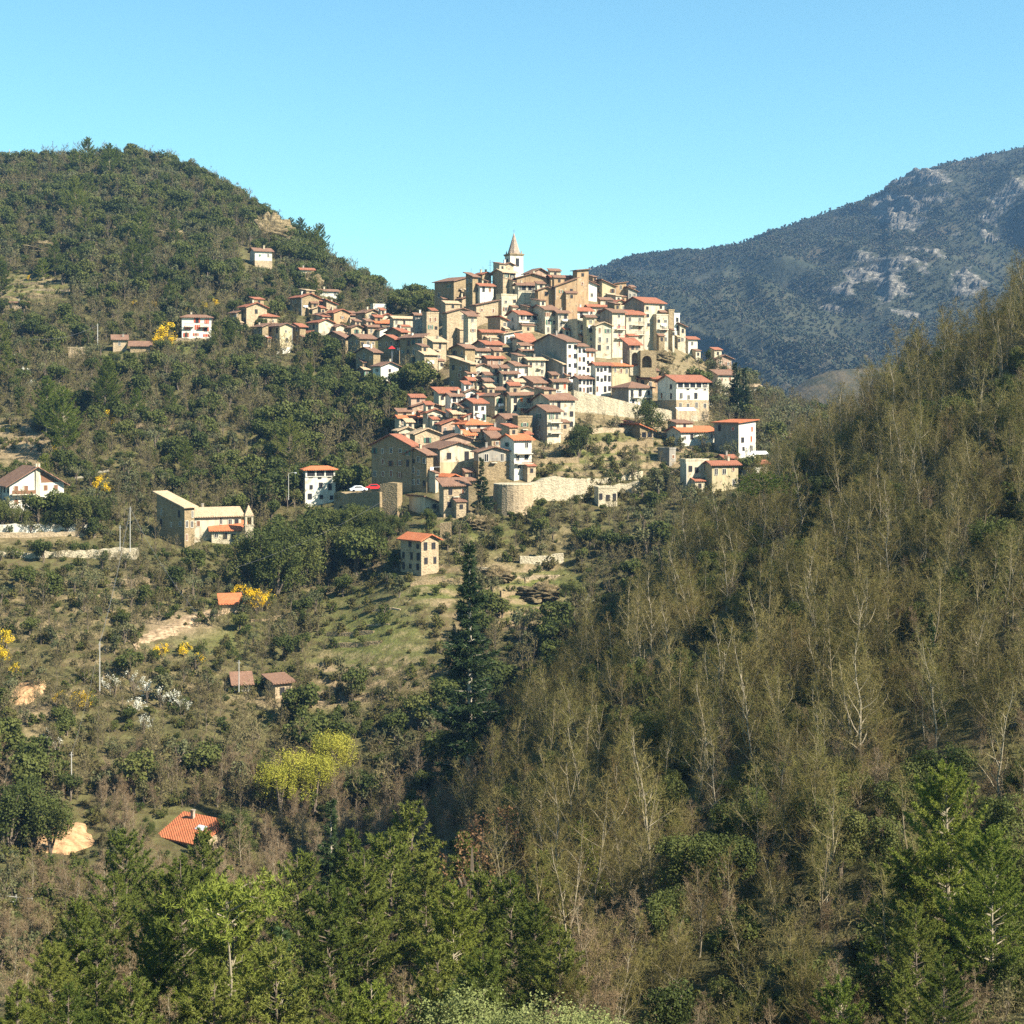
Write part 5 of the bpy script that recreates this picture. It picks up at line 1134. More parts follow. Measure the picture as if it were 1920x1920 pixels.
# zones, first match wins: name, polygon in the photo, spacing of the base grid kept, and the mix of kinds
Z = [
 ('town', TOWN, {}),
 ('meadow', [(600,1130),(770,1090),(860,1080),(900,1130),(860,1260),(600,1250)], {'olive':.08,'scrub':.55,'farbare':.06}),
 ('meadow', [(930,1040),(1080,1040),(1090,1150),(960,1170),(925,1100)], {'olive':.08,'scrub':.5}),
 ('gardens', [(1000,860),(1060,800),(1230,812),(1345,830),(1340,870),(1240,890),(1210,930),(1000,950)], {'scrub':.6,'olive':.12,'farbare':.1}),
 ('terraces', [(-200,515),(130,515),(135,572),(-200,575)], {'scrub':.35}),
 ('terraces', [(-200,795),(90,795),(110,870),(-200,880)], {'scrub':.5,'olive':.1}),
 ('ravine', [(480,960),(470,800),(580,640),(700,690),(830,690),(800,740),(690,840),(690,960),(760,1000),(700,1080),(560,1090),(470,1080)], {'holm':.75,'farbare':.22,'scrub':.2}),
 ('summit forest', [(-200,250),(300,240),(560,360),(830,540),(800,580),(560,540),(470,540),(300,560),(-200,600)], {'holm':.27,'olive':.33,'farbare':.36,'scrub':.2}),
 ('mid slope', [(-200,560),(480,540),(500,640),(600,680),(560,800),(480,960),(470,1080),(300,1040),(-200,960)], {'holm':.2,'olive':.24,'farbare':.42,'scrub':.35}),
 ('lower slope', [(-200,950),(480,1040),(600,1090),(640,1300),(500,1370),(300,1400),(-200,1440)], {'olive':.26,'holm':.14,'farbare':.42,'scrub':.75}),
 ('centre', [(600,1080),(760,1000),(860,960),(1090,940),(1250,930),(1100,1130),(940,1150),(900,1320),(640,1380),(560,1250)], {'olive':.28,'farbare':.24,'holm':.12,'scrub':.6}),
 ('right terraces', [(1230,800),(1420,700),(1600,700),(1600,900),(1300,960),(1200,940)], {'olive':.5,'farbare':.4,'holm':.12,'scrub':.4}),
 ('behind town', [(1300,640),(1450,690),(1420,740),(1330,760)], {'olive':.4,'holm':.2,'scrub':.3}),
]
ADD = []                          # every plant: kind, x, y, scale, rot, variant
def put(kind, X, Y, s, var=None, rot=None): ADD.append((kind, float(X), float(Y), float(s), random.uniform(0, 6.28) if rot is None else rot, var if var is not None else random.randrange(len(PL[kind]))))
g = np.random.default_rng(99)
SIZE = {'holm':(3.0,6.0),'olive':(2.6,5.0),'scrub':(1.4,2.2),'farbare':(4.5,7.0)}
X, Y = grid(3.9, 262, 1030, -420, 330, g); zg = zt(X, Y); PXv, PYv = px_of(X, Y), py_of(zg, Y)
zone = np.full(len(X), -1)
for i, (nm, poly, mix) in enumerate(Z):
    k = (zone < 0) & in_poly(PXv, PYv, poly); zone[k] = i
near_right = (PXv > 860) & (Y < np.interp(PXv, [860,1050,1200,1350,1500,1700,1920,2200],[225,250,262,280,300,310,300,300]))
clump = fbm(X/17, Y/17, 77, 3)
for i in range(len(X)):
    if near_right[i]: continue
    if zone[i] == 0 and PXv[i] < 700:
        if g.random() < .45: put('scrub', X[i], Y[i], g.uniform(.4,1.))
        continue
    if zone[i] < 0:
        mix = {'olive':.2,'holm':.25,'farbare':.3,'scrub':.2}
    else: mix = Z[zone[i]][2]
    u = g.random(); cl = clump[i]
    for kd, pr in mix.items():
        if kd in ('holm',): pr *= .45+1.6*max(0, min(1, (cl-.33)*5))
        if kd == 'farbare': pr *= .5+1.3*max(0, min(1, (.58-cl)*5))
        if u < pr:
            a, b = SIZE[kd]; h_ = (a*.8+(b-a*.8)*g.random()**1.6*1.35)*(1.4 if zone[i] >= 0 and Z[zone[i]][0] == 'summit forest' else 1.15)
            if zone[i] >= 0 and Z[zone[i]][0] in ('lower slope','centre','gardens','meadow') and kd != 'scrub': h_ *= .75
            if zone[i] >= 0 and Z[zone[i]][0] == 'ravine': h_ *= 1.25
            base = {'holm':6,'olive':5,'scrub':2.2,'farbare':6}[kd]
            put(kd, X[i], Y[i], h_/base); break
        u -= pr
# more low scrub and grass tufts between
X, Y = grid(2.35, 262, 620, -250, 260, g); PXv, PYv = px_of(X, Y), py_of(zt(X, Y), Y)
town = in_poly(PXv, PYv, TOWN) & (PXv > 700)
for i in range(len(X)):
    if (PXv[i] > 860 and Y[i] < np.interp(PXv[i], [860,1050,1200,1350,1500,1700,1920,2200],[225,250,262,280,300,310,300,300])) or False: continue
    mead = any(in_poly(PXv[i:i+1], PYv[i:i+1], p)[0] for nm, p, _ in Z if nm in ('meadow','terraces','gardens'))
    if town[i]: continue
    if g.random() < (.42 if mead else .66): put(g.choice(['scrub','scrub','scrub','farbare']), X[i], Y[i], g.uniform(.3,1.1)*(1 if not mead else .62))
# near wooded slope on the right: leafless trees over brushwood
def crest(px): return np.interp(px, [860,1050,1200,1350,1500,1700,1920,2200],[232,262,280,300,318,322,315,310])
X, Y = grid(3.5, 92, 322, -20, 150, g); PXv = px_of(X, Y); PYv = py_of(zt(X, Y), Y)
for i in range(len(X)):
    left = np.interp(Y[i], [92,120,150,180,215,260,320], [1080,1050,1000,930,880,1000,1300])
    if PXv[i] < left+g.normal()*25 or Y[i] > crest(PXv[i]): continue
    u = g.random()
    cl = fbm(X[i]/9, Y[i]/11, 55, 3); low_ = PYv[i] > 1480 and PXv[i] > 1150; pb = (.25+1.5*max(0, min(1, (cl-.36)*4.5)))*(.55 if low_ else 1)
    if u < pb*.62: put('bare', X[i], Y[i], (.62+.55*g.random()**1.4)*(1.0 if Y[i] > 120 else .75))
    elif u < pb*.62+(.30 if low_ else .22): put('holmn', X[i], Y[i], g.uniform(.5,1.05))
X, Y = grid(2.0, 80, 322, -20, 150, g); PXv = px_of(X, Y)
for i in range(len(X)):
    if PXv[i] < 950 or Y[i] > crest(PXv[i]): continue
    u = g.random()
    if u < .24: put('scrub', X[i], Y[i], g.uniform(.6,1.4)*(1 if Y[i] > 160 else .6))
    elif u < (.44 if Y[i] > 175 else .72): put('barer' if g.random() < .25 else 'farbare', X[i], Y[i], g.uniform(.35,.65))
# valley floor at lower left: pinkish bare trees, brush
X, Y = grid(3.5, 150, 275, -110, 30, g); PXv, PYv = px_of(X, Y), py_of(zt(X, Y), Y)
for i in range(len(X)):
    if PXv[i] > 960 or (PXv[i] > 880 and Y[i] < 215): continue
    u = g.random(); lft = PXv[i] < 230
    if u < (.22 if lft else .62): put('barer', X[i], Y[i], g.uniform(.5,1.0))
    elif u < .78: put('scrub', X[i], Y[i], g.uniform(.6,1.2))
    elif u < .9: put('olive' if lft or g.random() < .5 else 'holmn', X[i], Y[i], g.uniform(.5,.9))
X, Y = grid(2.4, 70, 262, -110, 30, g); PXv = px_of(X, Y)
for i in range(len(X)):
    if PXv[i] < 1000 and g.random() < .35: put(g.choice(['scrub','scrub','farbare']), X[i], Y[i], g.uniform(.4,.9)*(1 if Y[i] > 120 else .7))
# pines of the foreground, where the photo has them: (px of trunk, row of the tip, distance, variant)
FORCED = set()
def tip(kind, px, py, Yd, var, base_h, rot=None):
    FORCED.add(len(ADD))
    c = gp(px, Yd); hgt = (HZ-py)*Yd/F-c.z; put(kind, c.x, c.y, max(.3, hgt/base_h), var, rot)
PH = [13,12,14,11,16,16]
for px, py, Yd, v in [(145,1690,112,0),(215,1640,150,0),(235,1560,165,1),(345,1610,125,5),(430,1660,104,4),(520,1765,95,1),(620,1660,120,1),(690,1600,125,5),(735,1560,150,1),(770,1510,160,0),(850,1660,118,4),(900,1640,128,0),(960,1640,122,1),
    (1000,1690,112,5),(300,1730,104,0),(90,1760,98,5),(700,1840,86,3),(800,1600,140,2),(1050,1740,108,0),(30,1840,90,2),(1580,1830,84,3),(1690,1590,102,5),(1720,1700,90,5),(1640,1680,108,1),(1780,1440,102,4),(1860,1560,94,4),(1770,1790,80,5),(380,1560,170,0),(180,1760,102,2),(640,1850,84,0),
    (250,1830,90,1),(870,1560,165,2),(400,1800,94,0),(820,1760,98,0),(910,1780,94,1),(130,1850,86,0),(300,1640,128,0),(650,1560,158,2),(560,1600,150,1),(1020,1600,132,0),(1700,1820,84,1),(1640,1760,95,0)]:
    tip('pine', px, py, Yd, v, PH[v])
tip('spruce', 880, 1018, 236, 0, 27); tip('spruce', 1745, 1240, 150, 0, 27); tip('spruce', 903, 858, 371, 1, 16); tip('spruce', 1660, 1330, 165, 1, 16); tip('spruce', 530, 1740, 97, 1, 16); tip('spruce', 620, 1500, 208, 1, 16)
for px, py, Yd in [(1395,690,470),(1378,680,474),(1384,700,468),]: tip('spruce', px, py, Yd, 1, 16)
for px, py, Yd in [(598,420,690),(580,425,695),(562,408,700),(545,408,705),(590,432,680)]: tip('pine', px, py, Yd, 1, 12)
for px, Yd, s_ in [(20,120,.9),(50,105,.8),(470,96,.75),(610,100,.8),(540,108,.9),(330,98,.7),(130,128,.9),(770,104,.8),(1090,112,1.),(1130,100,.9),(250,118,.8),(840,226,.9),(870,222,1.),(905,224,.95),(935,226,1.),(800,228,.9),(955,230,.85),(760,232,.9),(885,216,.9),(920,214,1.)]:
    c = gp(px, Yd); put('barer', c.x, c.y, s_)
for x0, x1, y0, y1, n in [(1205,1325,668,708,34),(1085,1300,794,812,34),(1000,1080,812,880,22),(820,1000,968,990,18),(1205,1260,640,668,10),(830,870,650,700,10)]:
    for _ in range(n):
        px, py = g.uniform(x0, x1), g.uniform(y0, y1); Yd = hit(px, py, 330); c = gp(px, Yd); put(g.choice(['scrub','scrub','olive','farbare']), c.x, c.y, g.uniform(.35,.8))
for _ in range(120):                  # pines and bigger trees among the scrub of the left hill
    px, py = g.uniform(-60, 620), g.uniform(290, 900); Yd = hit(px, py, 330)
    if Yd < 390 or Yd > 880: continue
    c = gp(px, Yd); put('pine' if g.random() < .45 else 'holm', c.x, c.y, g.uniform(.5,.8) if g.random() < .5 else g.uniform(.8,1.25))
# plants one can name in the photo
for px, py, h_ in [(310,645,7.5),(300,655,5.5),(322,660,5),(345,585,3),(385,583,3),(405,580,3),(250,580,3),(290,580,2.6),(355,527,3),(150,775,4),(175,790,4.5),(205,800,5),(140,766,3),(85,856,4.5),(100,862,3.5),(188,925,4.5),(200,932,3.5),(460,1140,5),(480,1148,5),(500,1150,4.5),(440,1132,3.5),
    (300,1240,3.2),(345,1236,3),(375,1250,2.6),(10,1225,4),(5,1250,4),(30,1270,3),(150,1330,3.4),(165,1332,3),(110,1325,2.6),(55,528,2.4)]:
    Yd = hit(px, py, 262); c = gp(px, Yd); put('mimosa', c.x, c.y, h_/4.2)
for px, py, h_ in [(215,1310,4.5),(250,1305,5),(275,1320,5),(300,1330,4.5),(330,1330,4),(205,1300,3.5),(345,1345,3.5),(270,1380,4),(95,1405,4),(110,1410,3),(255,1345,4),(30,690,5),(45,715,4.5),(60,735,4),(1100,1140,3.2),(1325,770,3.5)]:
    Yd = hit(px, py, 262); c = gp(px, Yd); put('bloss', c.x, c.y, h_/4.5)
for px, py, Yd, s in [(625,1358,272,1.),(560,1392,266,.75),(525,1418,262,.6),(590,1400,264,.6),]: tip('willow', px, py, Yd, 0, 8)
for px, py, Yd in [(960,1850,86),(1060,1835,84),(890,1800,92),(1110,1870,82),(860,1870,84)]: tip('sallow', px, py, Yd, 0, 8)
for px, py, Yd in [(905,1500,170),(950,1490,168),(885,1530,160)]: tip('rust', px, py, Yd, 0, 8)
for px, py, Yd, h_ in [(5,935,377,0),(40,948,377,0),(92,955,377,0),(125,925,378,0),(155,922,378,0),(185,925,380,0),(-25,940,377,0),(500,980,352,0),(540,960,360,0),(590,955,372,0),(460,1000,352,0),(520,1010,345,0),(570,1000,350,0),(1080,1085,330,0),(1060,1090,335,0),(805,950,366,1),(480,520,600,0),(510,505,610,0),(545,500,612,0),(450,530,590,0),
    (1215,745,436,1),(1245,880,400,0),(1225,890,398,0),(1310,690,480,0),(1345,745,470,0),(1085,790,408,1),(1250,890,396,0),(648,948,368,0),(668,942,370,0),(690,945,369,0),(712,955,366,0),(735,962,366,0),(700,975,362,0),(660,980,360,0),(752,968,366,0),(625,950,372,0),(1000,945,366,0),(440,1512,250,0),(452,1540,246,0)]:
    tip('holmn' if Yd < 480 else 'holm', px, py, Yd, random.randrange(3), 6)
for px, py, Yd in [(18,1462,238),(62,1450,242),(95,1490,238)]: tip('holmn', px, py, Yd, random.randrange(3), 6)
# ------------------------------------------------------------------ drop what would stand in a house or hide what the photo shows; sort by size in the picture
NAMED_KINDS = ('pine','spruce','willow','rust','sallow')
K = np.array([a[0] for a in ADD]); AX = np.array([a[1] for a in ADD]); AY = np.array([a[2] for a in ADD]); AS = np.array([a[3] for a in ADD])
BH = {'bare':12,'barer':8.5,'pine':12.5,'spruce':22,'holm':6,'olive':5,'scrub':2.2,'farbare':6.3,'mimosa':4.2,'bloss':4.5,'willow':8,'rust':8,'sallow':8,'holmn':6}
BR = {'bare':3.2,'barer':3,'pine':3,'spruce':3.5,'holm':3.1,'olive':2.7,'scrub':1.5,'farbare':2.6,'mimosa':2.2,'bloss':2.2,'willow':4,'rust':3.4,'sallow':4,'holmn':3}
AH = np.array([BH[k] for k in K])*AS; AR = np.array([BR[k] for k in K])*AS
bad = blocked(AX, AY, AR, AH) & ~(np.isin(K, NAMED_KINDS) & (AY < 390)); bad[sorted(FORCED)] = False
AZ = zt(AX, AY); TOPY = py_of(AZ+AH, AY); PXA = px_of(AX, AY)
inframe = (PXA > -15) & (PXA < 1935) & (TOPY < 1900) & shown(AX, AY, AZ+AH*.75)
size = np.where(inframe, AH*AR*(F/AY)**2, 0)
LOOK = {'bare':('leafless_tree','leafless grey-brown tree','tree','leafless trees'),'barer':('leafless_tree','pinkish leafless tree','tree','leafless trees'),'pine':('pine_tree','green pine','tree','pines'),
 'spruce':('spruce_tree','dark spruce','tree','spruces'),'holm':('evergreen_oak','dark evergreen tree','tree','evergreen oaks'),'olive':('olive_tree','grey-green olive tree','tree','olive trees'),'scrub':('shrub','low green shrub','shrub','shrubs'),
 'farbare':('leafless_bush','small leafless brown tree','tree','small leafless trees'),'mimosa':('mimosa_tree','bright yellow flowering mimosa','tree','mimosas'),'bloss':('blossom_tree','white blossoming tree','tree','blossoming trees'),
 'willow':('willow_tree','yellow-green budding tree','tree','budding willows'),'sallow':('sallow_bush','pale green budding bush','bush','budding sallows'),'holmn':('evergreen_oak','dark evergreen tree','tree','evergreen oaks'),'rust':('oak_tree','tree with rusty dead leaves','tree','rusty oaks')}
CAP = {'leafless_tree':300,'evergreen_oak':230,'olive_tree':200,'shrub':260,'leafless_bush':200}
order = np.argsort(-size); used = {}; IND = []
single = np.zeros(len(ADD), bool)
for i in order:
    if bad[i] or size[i] <= 0: continue
    nm = LOOK[K[i]][0]
    if nm in CAP and used.get(nm, 0) >= CAP[nm]: continue
    if nm == 'shrub' and size[i] < 60: continue
    used[nm] = used.get(nm, 0)+1; single[i] = True; IND.append(i)
# ------------------------------------------------------------------ labels from what stands next to each plant
MARK = [('the lone stone house in front of the town',785,1040,'L'),('the tall ragged spruce',880,1200,'C'),('the white villa with orange pyramid roof',597,910,'R'),('the white house with red shutters',366,610,'H'),('the big flowering mimosa',310,640,'H'),
 ('the convent with tan roof',370,985,'L'),('the villa at the left edge',50,920,'L'),('the orange tiled roof with skylight',360,1545,'V'),('the orange earth bank',112,1550,'V'),('the pole above the earth bank',134,1440,'V'),('the dirt track',330,1180,'L'),
 ('the white shed on the lower slope',452,1288,'L'),('the flat roofed stone hut',520,1300,'L'),('the yellow-green budding tree',620,1400,'V'),('the meadow terraces left of the spruce',690,1190,'C'),('the meadow right of the spruce',1000,1100,'C'),
 ('the rounded bastion',960,930,'C'),('the bright parapet road wall',1150,900,'R'),('the red awning house',1385,820,'R'),('the yellow house with red roof',1350,895,'R'),('the white inn',1290,750,'R'),('the pinkish brick house',1355,690,'R'),
 ('the green-shuttered cottage',487,482,'H'),('the ochre cliff outcrop',505,440,'H'),('the long ochre rock ledge',112,470,'H'),('the ochre rock patch',322,444,'H'),('the hilltop mast',99,285,'H'),('the leftmost ridge gable',478,590,'H'),('the yellow ridge gable',535,635,'H'),
 ('the white gable over the ravine',725,700,'R'),('the parked white car',672,920,'R'),('the small square stone hut',222,645,'H'),('the hut at the left edge',25,572,'H'),('the stone ruin in scrub',140,662,'H'),('the three yellow mimosas on the slope',178,790,'M'),
 ('the brown terrace walls',40,840,'M'),('the road wall below the villa',150,1042,'L'),('the pole by the white blossom',187,1240,'L'),('the white blossoming thicket',280,1330,'L'),('the wooden rail fence',30,1640,'V'),('the rusty leaved oak',905,1560,'W'),
 ('the dark spruce in the right woods',1745,1380,'W'),('the light green pine at right',1800,1540,'W'),('the small bright pine at the bottom right',1580,1860,'W'),('the pale willow at the bottom',1060,1880,'W'),('the dark spruce at the bottom',530,1800,'P'),('the skyline of the bare woods',1650,680,'W'),
 ('the top right skyline',1880,540,'W'),('the dark pine crown in the bare woods',1640,850,'W'),('the rocky tan terrace scar',288,803,'M'),('the pale house above the ridge row',575,520,'H'),('the hill shoulder left of the castle',760,560,'H'),('the steep end of the left hilltop',400,320,'H'),('the left hilltop crest',230,290,'H'),
 ('the forest heart of the left hill',220,400,'H'),('the scrub slope under the mimosa',330,740,'M'),('the dark ravine',580,760,'M'),('the bottom left corner',40,1880,'P'),('the bottom edge pines',700,1880,'P'),('the lower right shade',1400,1780,'W'),('the pale forked trees in mid wood',1420,1300,'W'),
 ('the near end of the bare woods',1050,1450,'W'),('the middle of the bare woods',1300,1150,'W'),('the right edge of the wood',1880,1100,'W'),('the left edge below the track',60,1180,'L'),('the wooded dip right of the bastion',1080,1000,'C'),('the olives beyond the red awning house',1490,770,'R')]
ZONE = {'L':'lower left slope','C':'middle slope','R':'town edge','H':'left hill','V':'valley bottom','M':'scrub slope','W':'right hand wood','P':'bottom pines'}
MX = np.array([(a[1], a[2]) for a in MARK], float)
cells = {}; meta = {}
for i in IND:
    cy = float(py_of(AZ[i]+AH[i]*.5, AY[i])); cx = float(PXA[i]); d = MX-np.array([cx, cy]); d2 = (d**2).sum(1); j = int(np.argmin(d2)); dx, dy = -d[j]
    dist = math.sqrt(d2[j])
    rel = 'in front of' if dist < 22 and dy > 0 else 'beside' if dist < 22 else ('just ' if dist < 55 else '')+(('right of' if dx > 0 else 'left of') if abs(dx) > abs(dy)*1.6 else ('below' if dy > 0 else 'above') if abs(dy) > abs(dx)*1.6 else ('below and right of' if dx > 0 else 'below and left of') if dy > 0 else ('up right of' if dx > 0 else 'up left of'))
    k = K[i]; v = ADD[i][5]; adj = PL[k][v][1]
    ph = LOOK[k][1]
    if 'and' in rel and len(MARK[j][0].split()) > 6: rel = rel.replace(' and right of', '').replace(' and left of', '')
    base = f'{adj} {ph} {rel} {MARK[j][0]}'
    if adj in ph or k in ('mimosa','bloss','willow','rust','sallow'): base = f'{ph} {rel} {MARK[j][0]}'
    cells.setdefault(base, []).append((cx, cy, i)); meta[i] = (f'{LOOK[k][3]} of the {ZONE[MARK[j][3]]}',)
LABEL = {}
ORD = {2:['left one of two','right one of two'],3:['leftmost of three','middle of three','rightmost of three']}
for base, v in cells.items():
    v.sort()
    if len(v) == 1: LABEL[v[0][2]] = base
    elif len(v) in ORD and len(base.split())+4 <= 16:
        for (cx, cy, i), o in zip(v, ORD[len(v)]): LABEL[i] = f'{base}, {o}'
    else:
        v2 = sorted(v, key=lambda q: q[1]); 
        for n_, (cx, cy, i) in enumerate(v2):
            ex = 'highest' if n_ == 0 else 'lowest' if n_ == len(v2)-1 else None
            LABEL[i] = f'{ex} {base}' if ex and len(base.split()) < 16 else base
for i, l in LABEL.items():
    w_ = l.split()
    if len(w_) > 16: LABEL[i] = ' '.join(w_[1:] if len(w_) == 17 else w_[2:])
# ------------------------------------------------------------------ build the individuals
for i in IND:
    k, x, y, s, rot, v = ADD[i]; nm, ph, cat, _ = LOOK[k]; z = float(AZ[i])
    big = size[i] > 900 or k in NAMED_KINDS
    sv = (s*random.uniform(.92,1.1), s*random.uniform(.92,1.1), s) if k not in NAMED_KINDS else (s,)*3
    if big or k not in FUSED:
        (tr, cr), adj = PL[k][v]
        e = empty(nm, (x, y, z-.1), rot); e.scale = sv
        link('trunk', tr, e); link('crown', cr, e)
    else:
        e = link(nm, FUSED[k][v], None, (x, y, z-.1), (0, 0, rot), sv)
    tag(e, LABEL[i], cat, meta[i][0])
# ivy on trunks and the flat-topped pine that one can point to
def special_pine(label, px, tip_, base, Y, crown_r, mat='pine', tr_=.16):
    c = pt(px, base, Y); c.z = min(c.z, float(zt(c.x, c.y))); hgt = pt(px, tip_, Y).z-c.z; gg = np.random.default_rng(int(px)); e = empty('pine_tree', c, 0, label=label, cat='tree', group='pines of the right hand wood')
    m = MB(); m.tube([(0,0,-.5),(.2,0,hgt*.5),(-.2,0,hgt*.97)], [tr_,tr_*.8,.04], 7); P = []
    for q in range(9):
        a = q*2.4; L = crown_r*gg.uniform(.5,1); z0 = hgt*gg.uniform(.72,.93); tipv = np.array([math.cos(a)*L, math.sin(a)*L, z0+L*.3]); m.tube([(0,0,z0), tuple(tipv*np.array([.6,.6,1])), tuple(tipv)], [.07,.05,.02], 4)
        for w in range(34): P.append(tipv+gg.normal(size=3)*np.array([.8,.8,.35])*crown_r*.35)
    for w in range(60): P.append(np.array([0,0,hgt*.95])+gg.normal(size=3)*np.array([.7,.7,.3])*crown_r*.4)
    m.build('trunk', 'trunk' if mat != 'pinel' else 'greybark', e); P = np.repeat(np.array(P), 12, 0); v, f = blades(P, gg.normal(size=P.shape)+np.array([0,0,.5]), gg.uniform(.3,.5,len(P)), .1, gg); link('crown', np_mesh('crown', v, f, [M[mat]]), e)
special_pine('tall flat crowned pine with bare trunk rising from the wood below the yellow house',1432,888,1060,236,4.2)
special_pine('dark broad pine crown standing in the bare woods at upper right',1640,790,980,250,5.5,'holm')
special_pine('dark pine crown on the upper right skyline of the bare woods',1730,690,800,268,4.5,'holm')
special_pine('slim bottom pine with a long pale bare trunk',428,1650,1980,100,2.6,'pinel',.085)
def ivy(label, x0, y0, x1, y1, Y, r, n):
    a, b = pt(x0, y0, Y), pt(x1, y1, Y); gg = np.random.default_rng(int(x0)); e = empty('ivy_trunk', b, 0, label=label, cat='tree', group='ivy-clad trunks')
    m = MB(); d = a-b; m.tube([tuple(-d*.35), tuple(d*.5), tuple(d*1.05)], [.12,.1,.05], 6); m.build('trunk', 'palebark', e)
    t_ = gg.random(n); P = np.array([tuple(d*t) for t in t_])+gg.normal(size=(n,3))*r*(.5+.5*np.sin(t_*9)[:,None]**2); v, f = leaves(P, gg.normal(size=(n,3)), .13, gg); link('ivy', np_mesh('ivy', v, f, [M['ivy']]), e)
ivy('leaning trunk wrapped in bright yellow-green ivy in the middle of the lower wood',1090,1545,1135,1690,140,.45,1500)
ivy('trunk wrapped in pale yellow ivy at the right of the bottom pines',1815,1680,1825,1850,100,.4,1600)
ivy('tall ivy-covered trunk in the right hand wood near the right edge',1855,920,1862,1060,190,.35,700)
ivy('dark trunk with yellowish ivy on the upper right slope',1865,740,1890,860,236,.6,800)

# ------------------------------------------------------------------ everything else that grows: uncountable growth, one object per kind of cover
def scatter(name, meshes, pts_, rots, scl, var):
    src = bpy.data.collections.new(name+'_source')
    for k, me in enumerate(meshes):
        o = bpy.data.objects.new(f'{name}_source_{k:02d}', me); src.objects.link(o)
    me = bpy.data.meshes.new(name); me.vertices.add(len(pts_)); me.vertices.foreach_set('co', np.asarray(pts_, np.float32).ravel())
    a = me.attributes.new('rotz', 'FLOAT_VECTOR', 'POINT'); a.data.foreach_set('vector', np.stack([np.zeros(len(rots)), np.zeros(len(rots)), rots], 1).astype(np.float32).ravel())
    a = me.attributes.new('grow', 'FLOAT_VECTOR', 'POINT'); a.data.foreach_set('vector', np.asarray(scl, np.float32).ravel())
    a = me.attributes.new('which', 'INT', 'POINT'); a.data.foreach_set('value', np.asarray(var, np.int32))
    o = link(name, me); tag(o, kind='stuff')
    ng = bpy.data.node_groups.new(name, 'GeometryNodeTree')
    ng.interface.new_socket('Geometry', in_out='INPUT', socket_type='NodeSocketGeometry'); ng.interface.new_socket('Geometry', in_out='OUTPUT', socket_type='NodeSocketGeometry')
    gi, go = ng.nodes.new('NodeGroupInput'), ng.nodes.new('NodeGroupOutput'); ip = ng.nodes.new('GeometryNodeInstanceOnPoints'); ci = ng.nodes.new('GeometryNodeCollectionInfo')
    ci.inputs['Collection'].default_value = src; ci.inputs['Separate Children'].default_value = True; ci.inputs['Reset Children'].default_value = True
    L = ng.links.new; L(gi.outputs[0], ip.inputs['Points']); L(ci.outputs[0], ip.inputs['Instance']); ip.inputs['Pick Instance'].default_value = True
    for an, ty, sk in (('rotz','FLOAT_VECTOR','Rotation'),('grow','FLOAT_VECTOR','Scale'),('which','INT','Instance Index')):
        n = ng.nodes.new('GeometryNodeInputNamedAttribute'); n.data_type = ty; n.inputs['Name'].default_value = an; L(n.outputs['Attribute'], ip.inputs[sk])
    L(ip.outputs[0], go.inputs[0]); mod = o.modifiers.new('growth', 'NODES'); mod.node_group = ng; return o
FUSED['bare'] = [fuse('bare', p) for p, a in PL['bare']]; FUSED['barer'] = [fuse('barer', p) for p, a in PL['barer']]; FUSED['holmn'] = [fuse('holmn', p) for p, a in PL['holmn']]
def mass(name, sel):
    kinds = sorted(set(K[sel])); ms, off = [], {}
    for k in kinds: off[k] = len(ms); ms += FUSED[k]
    ii = np.nonzero(sel)[0]
    scatter(name, ms, np.stack([AX[ii], AY[ii], AZ[ii]-.1], 1), np.array([ADD[i][4] for i in ii]), np.array([(AS[i],)*3 for i in ii]), [off[K[i]]+ADD[i][5] for i in ii])
rest = ~single & ~bad & ~np.isin(K, NAMED_KINDS)
low = np.isin(K, ('scrub',))
mass('undergrowth', rest & low); mass('hillside_woods', rest & ~low)
# forest on the mountain
gg = np.random.default_rng(5); nT = 70000
a, b = gg.uniform(0, len(mpx)-1.01, nT), gg.uniform(.05, 1.02, nT)*(len(mt)/1.25-2)
i, j = a.astype(int), np.clip(b, 0, len(mt)-2).astype(int); u, v = a-i, np.clip(b, 0, len(mt)-2)-j
def bil(Gd): return (Gd[i,j]*(1-u)+Gd[i+1,j]*u)*(1-v)+(Gd[i,j+1]*(1-u)+Gd[i+1,j+1]*u)*v
P3 = np.stack([bil(XW), bil(MYg), bil(MZ)], 1); rk = bil(rock); dn = fbm(P3[:,0]/90, P3[:,1]/90, 91)
keep = (rk < .25) & (dn+gg.normal(size=nT)*.12 > .40); P3 = P3[keep]; n = len(P3)
mtrees = [fuse('mountain_tree', g_leafy(201+k, 8, 3.6, 70, 1.5, 4, .05, mat='mtn', gaps=0)) for k in range(3)]
s_ = gg.uniform(.28,.62,n)
scatter('mountain_forest', mtrees, P3-np.array([0,0,.5]), gg.uniform(0,6.28,n), np.stack([s_*gg.uniform(.8,1.2,n), s_*gg.uniform(.8,1.2,n), s_*gg.uniform(.8,1.4,n)],1), gg.integers(0,3,n))

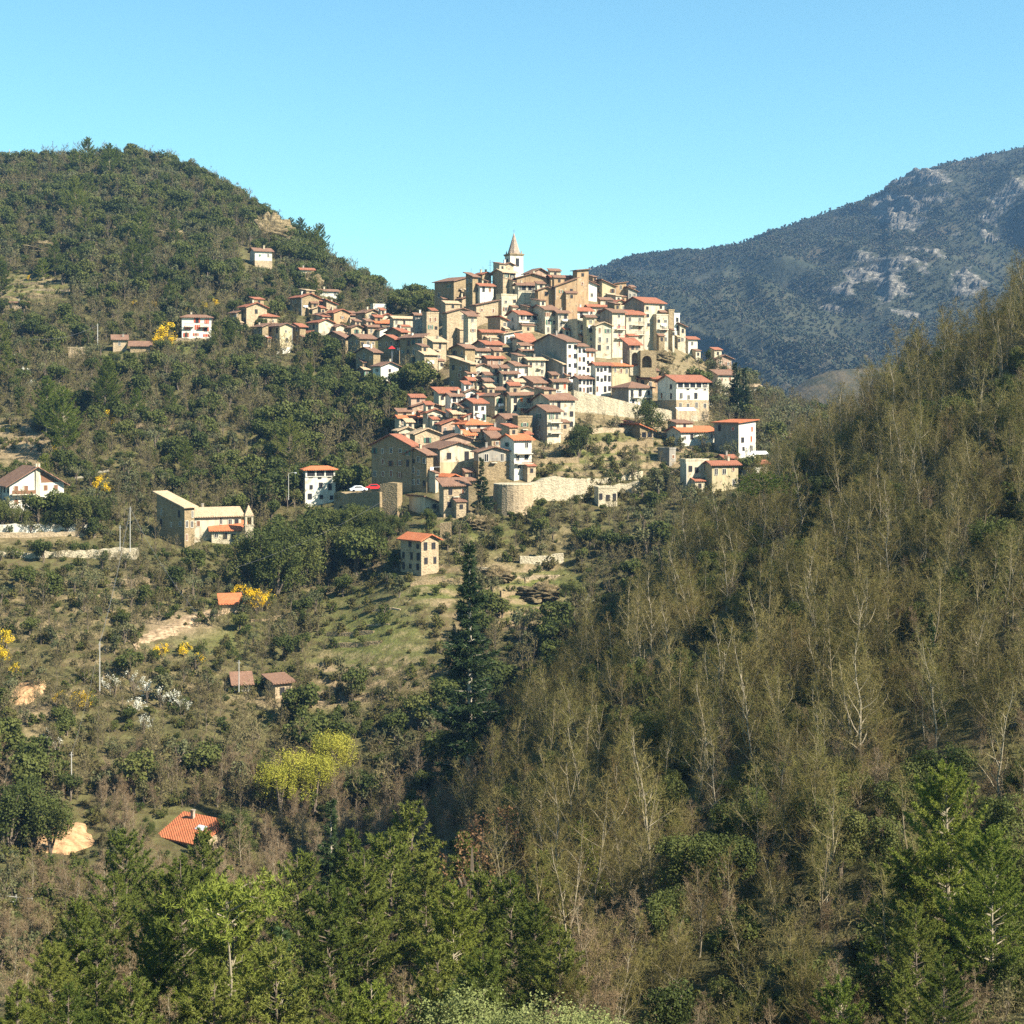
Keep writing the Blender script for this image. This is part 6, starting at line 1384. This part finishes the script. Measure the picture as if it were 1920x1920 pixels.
# ------------------------------------------------------------------ sky, sun, air, camera
EL, AZM = R(39), R(60)                        # sun height; bearing right of straight behind the camera
SUN = Vector((math.sin(AZM)*math.cos(EL), -math.cos(AZM)*math.cos(EL), math.sin(EL)))
w = bpy.data.worlds.new('World'); SC.world = w; w.use_nodes = True; nt = w.node_tree; bg = nt.nodes['Background']
sky = N(nt, 'ShaderNodeTexSky', sky_type='NISHITA'); sky.sun_disc = False; sky.sun_elevation = EL
sky.sun_rotation = math.atan2(SUN.x, SUN.y); sky.altitude = 300; sky.air_density = AIR; sky.dust_density = DUST; sky.ozone_density = OZONE
nt.links.new(sky.outputs[0], bg.inputs['Color']); bg.inputs['Strength'].default_value = SKYS
if SKYTINT:
    hsv = N(nt, 'ShaderNodeMix', data_type='RGBA', blend_type='MULTIPLY'); hsv.inputs[0].default_value = 1; nt.links.new(sky.outputs[0], hsv.inputs[6]); hsv.inputs[7].default_value = (*SKYTINT, 1); nt.links.new(hsv.outputs[2], bg.inputs['Color'])
ld = bpy.data.lights.new('sun', 'SUN'); ld.energy = SUNE; ld.angle = R(.5); ld.color = (1, .94, .82)
lo = link('sun', ld); lo.rotation_euler = (-SUN).to_track_quat('-Z', 'Y').to_euler(); lo.location = SUN*500
if HAZE:
    mb = MB(); mb.box(-2300, 2700, -60, 4000, -90, 560); hz = mb.mesh('haze', [])
    m = bpy.data.materials.new('haze'); m.use_nodes = True; nt = m.node_tree; nt.nodes.clear(); o = N(nt, 'ShaderNodeOutputMaterial'); v = N(nt, 'ShaderNodeVolumePrincipled')
    v.inputs['Color'].default_value = (*HAZEC, 1); v.inputs['Density'].default_value = HAZE; v.inputs['Anisotropy'].default_value = .2; nt.links.new(v.outputs[0], o.inputs['Volume']); hz.materials.append(m)
    tag(link('haze', hz), kind='stuff')
cd = bpy.data.cameras.new('camera'); cd.sensor_width = 36; cd.lens = 36*F/1920; cd.shift_y = -(960-HZ)/1920; cd.clip_start = 1; cd.clip_end = 12000
co = link('camera', cd, None, (0,0,0), (R(90),0,0)); SC.camera = co
SC.view_settings.view_transform = 'Standard'; SC.view_settings.look = 'None'; SC.view_settings.exposure = EXPO; SC.view_settings.gamma = 1
SC.cycles.max_bounces = 5; SC.cycles.diffuse_bounces = 3; SC.cycles.transmission_bounces = 2; SC.cycles.volume_bounces = 0; SC.cycles.glossy_bounces = 2
SC.cycles.use_denoising = DENOISE
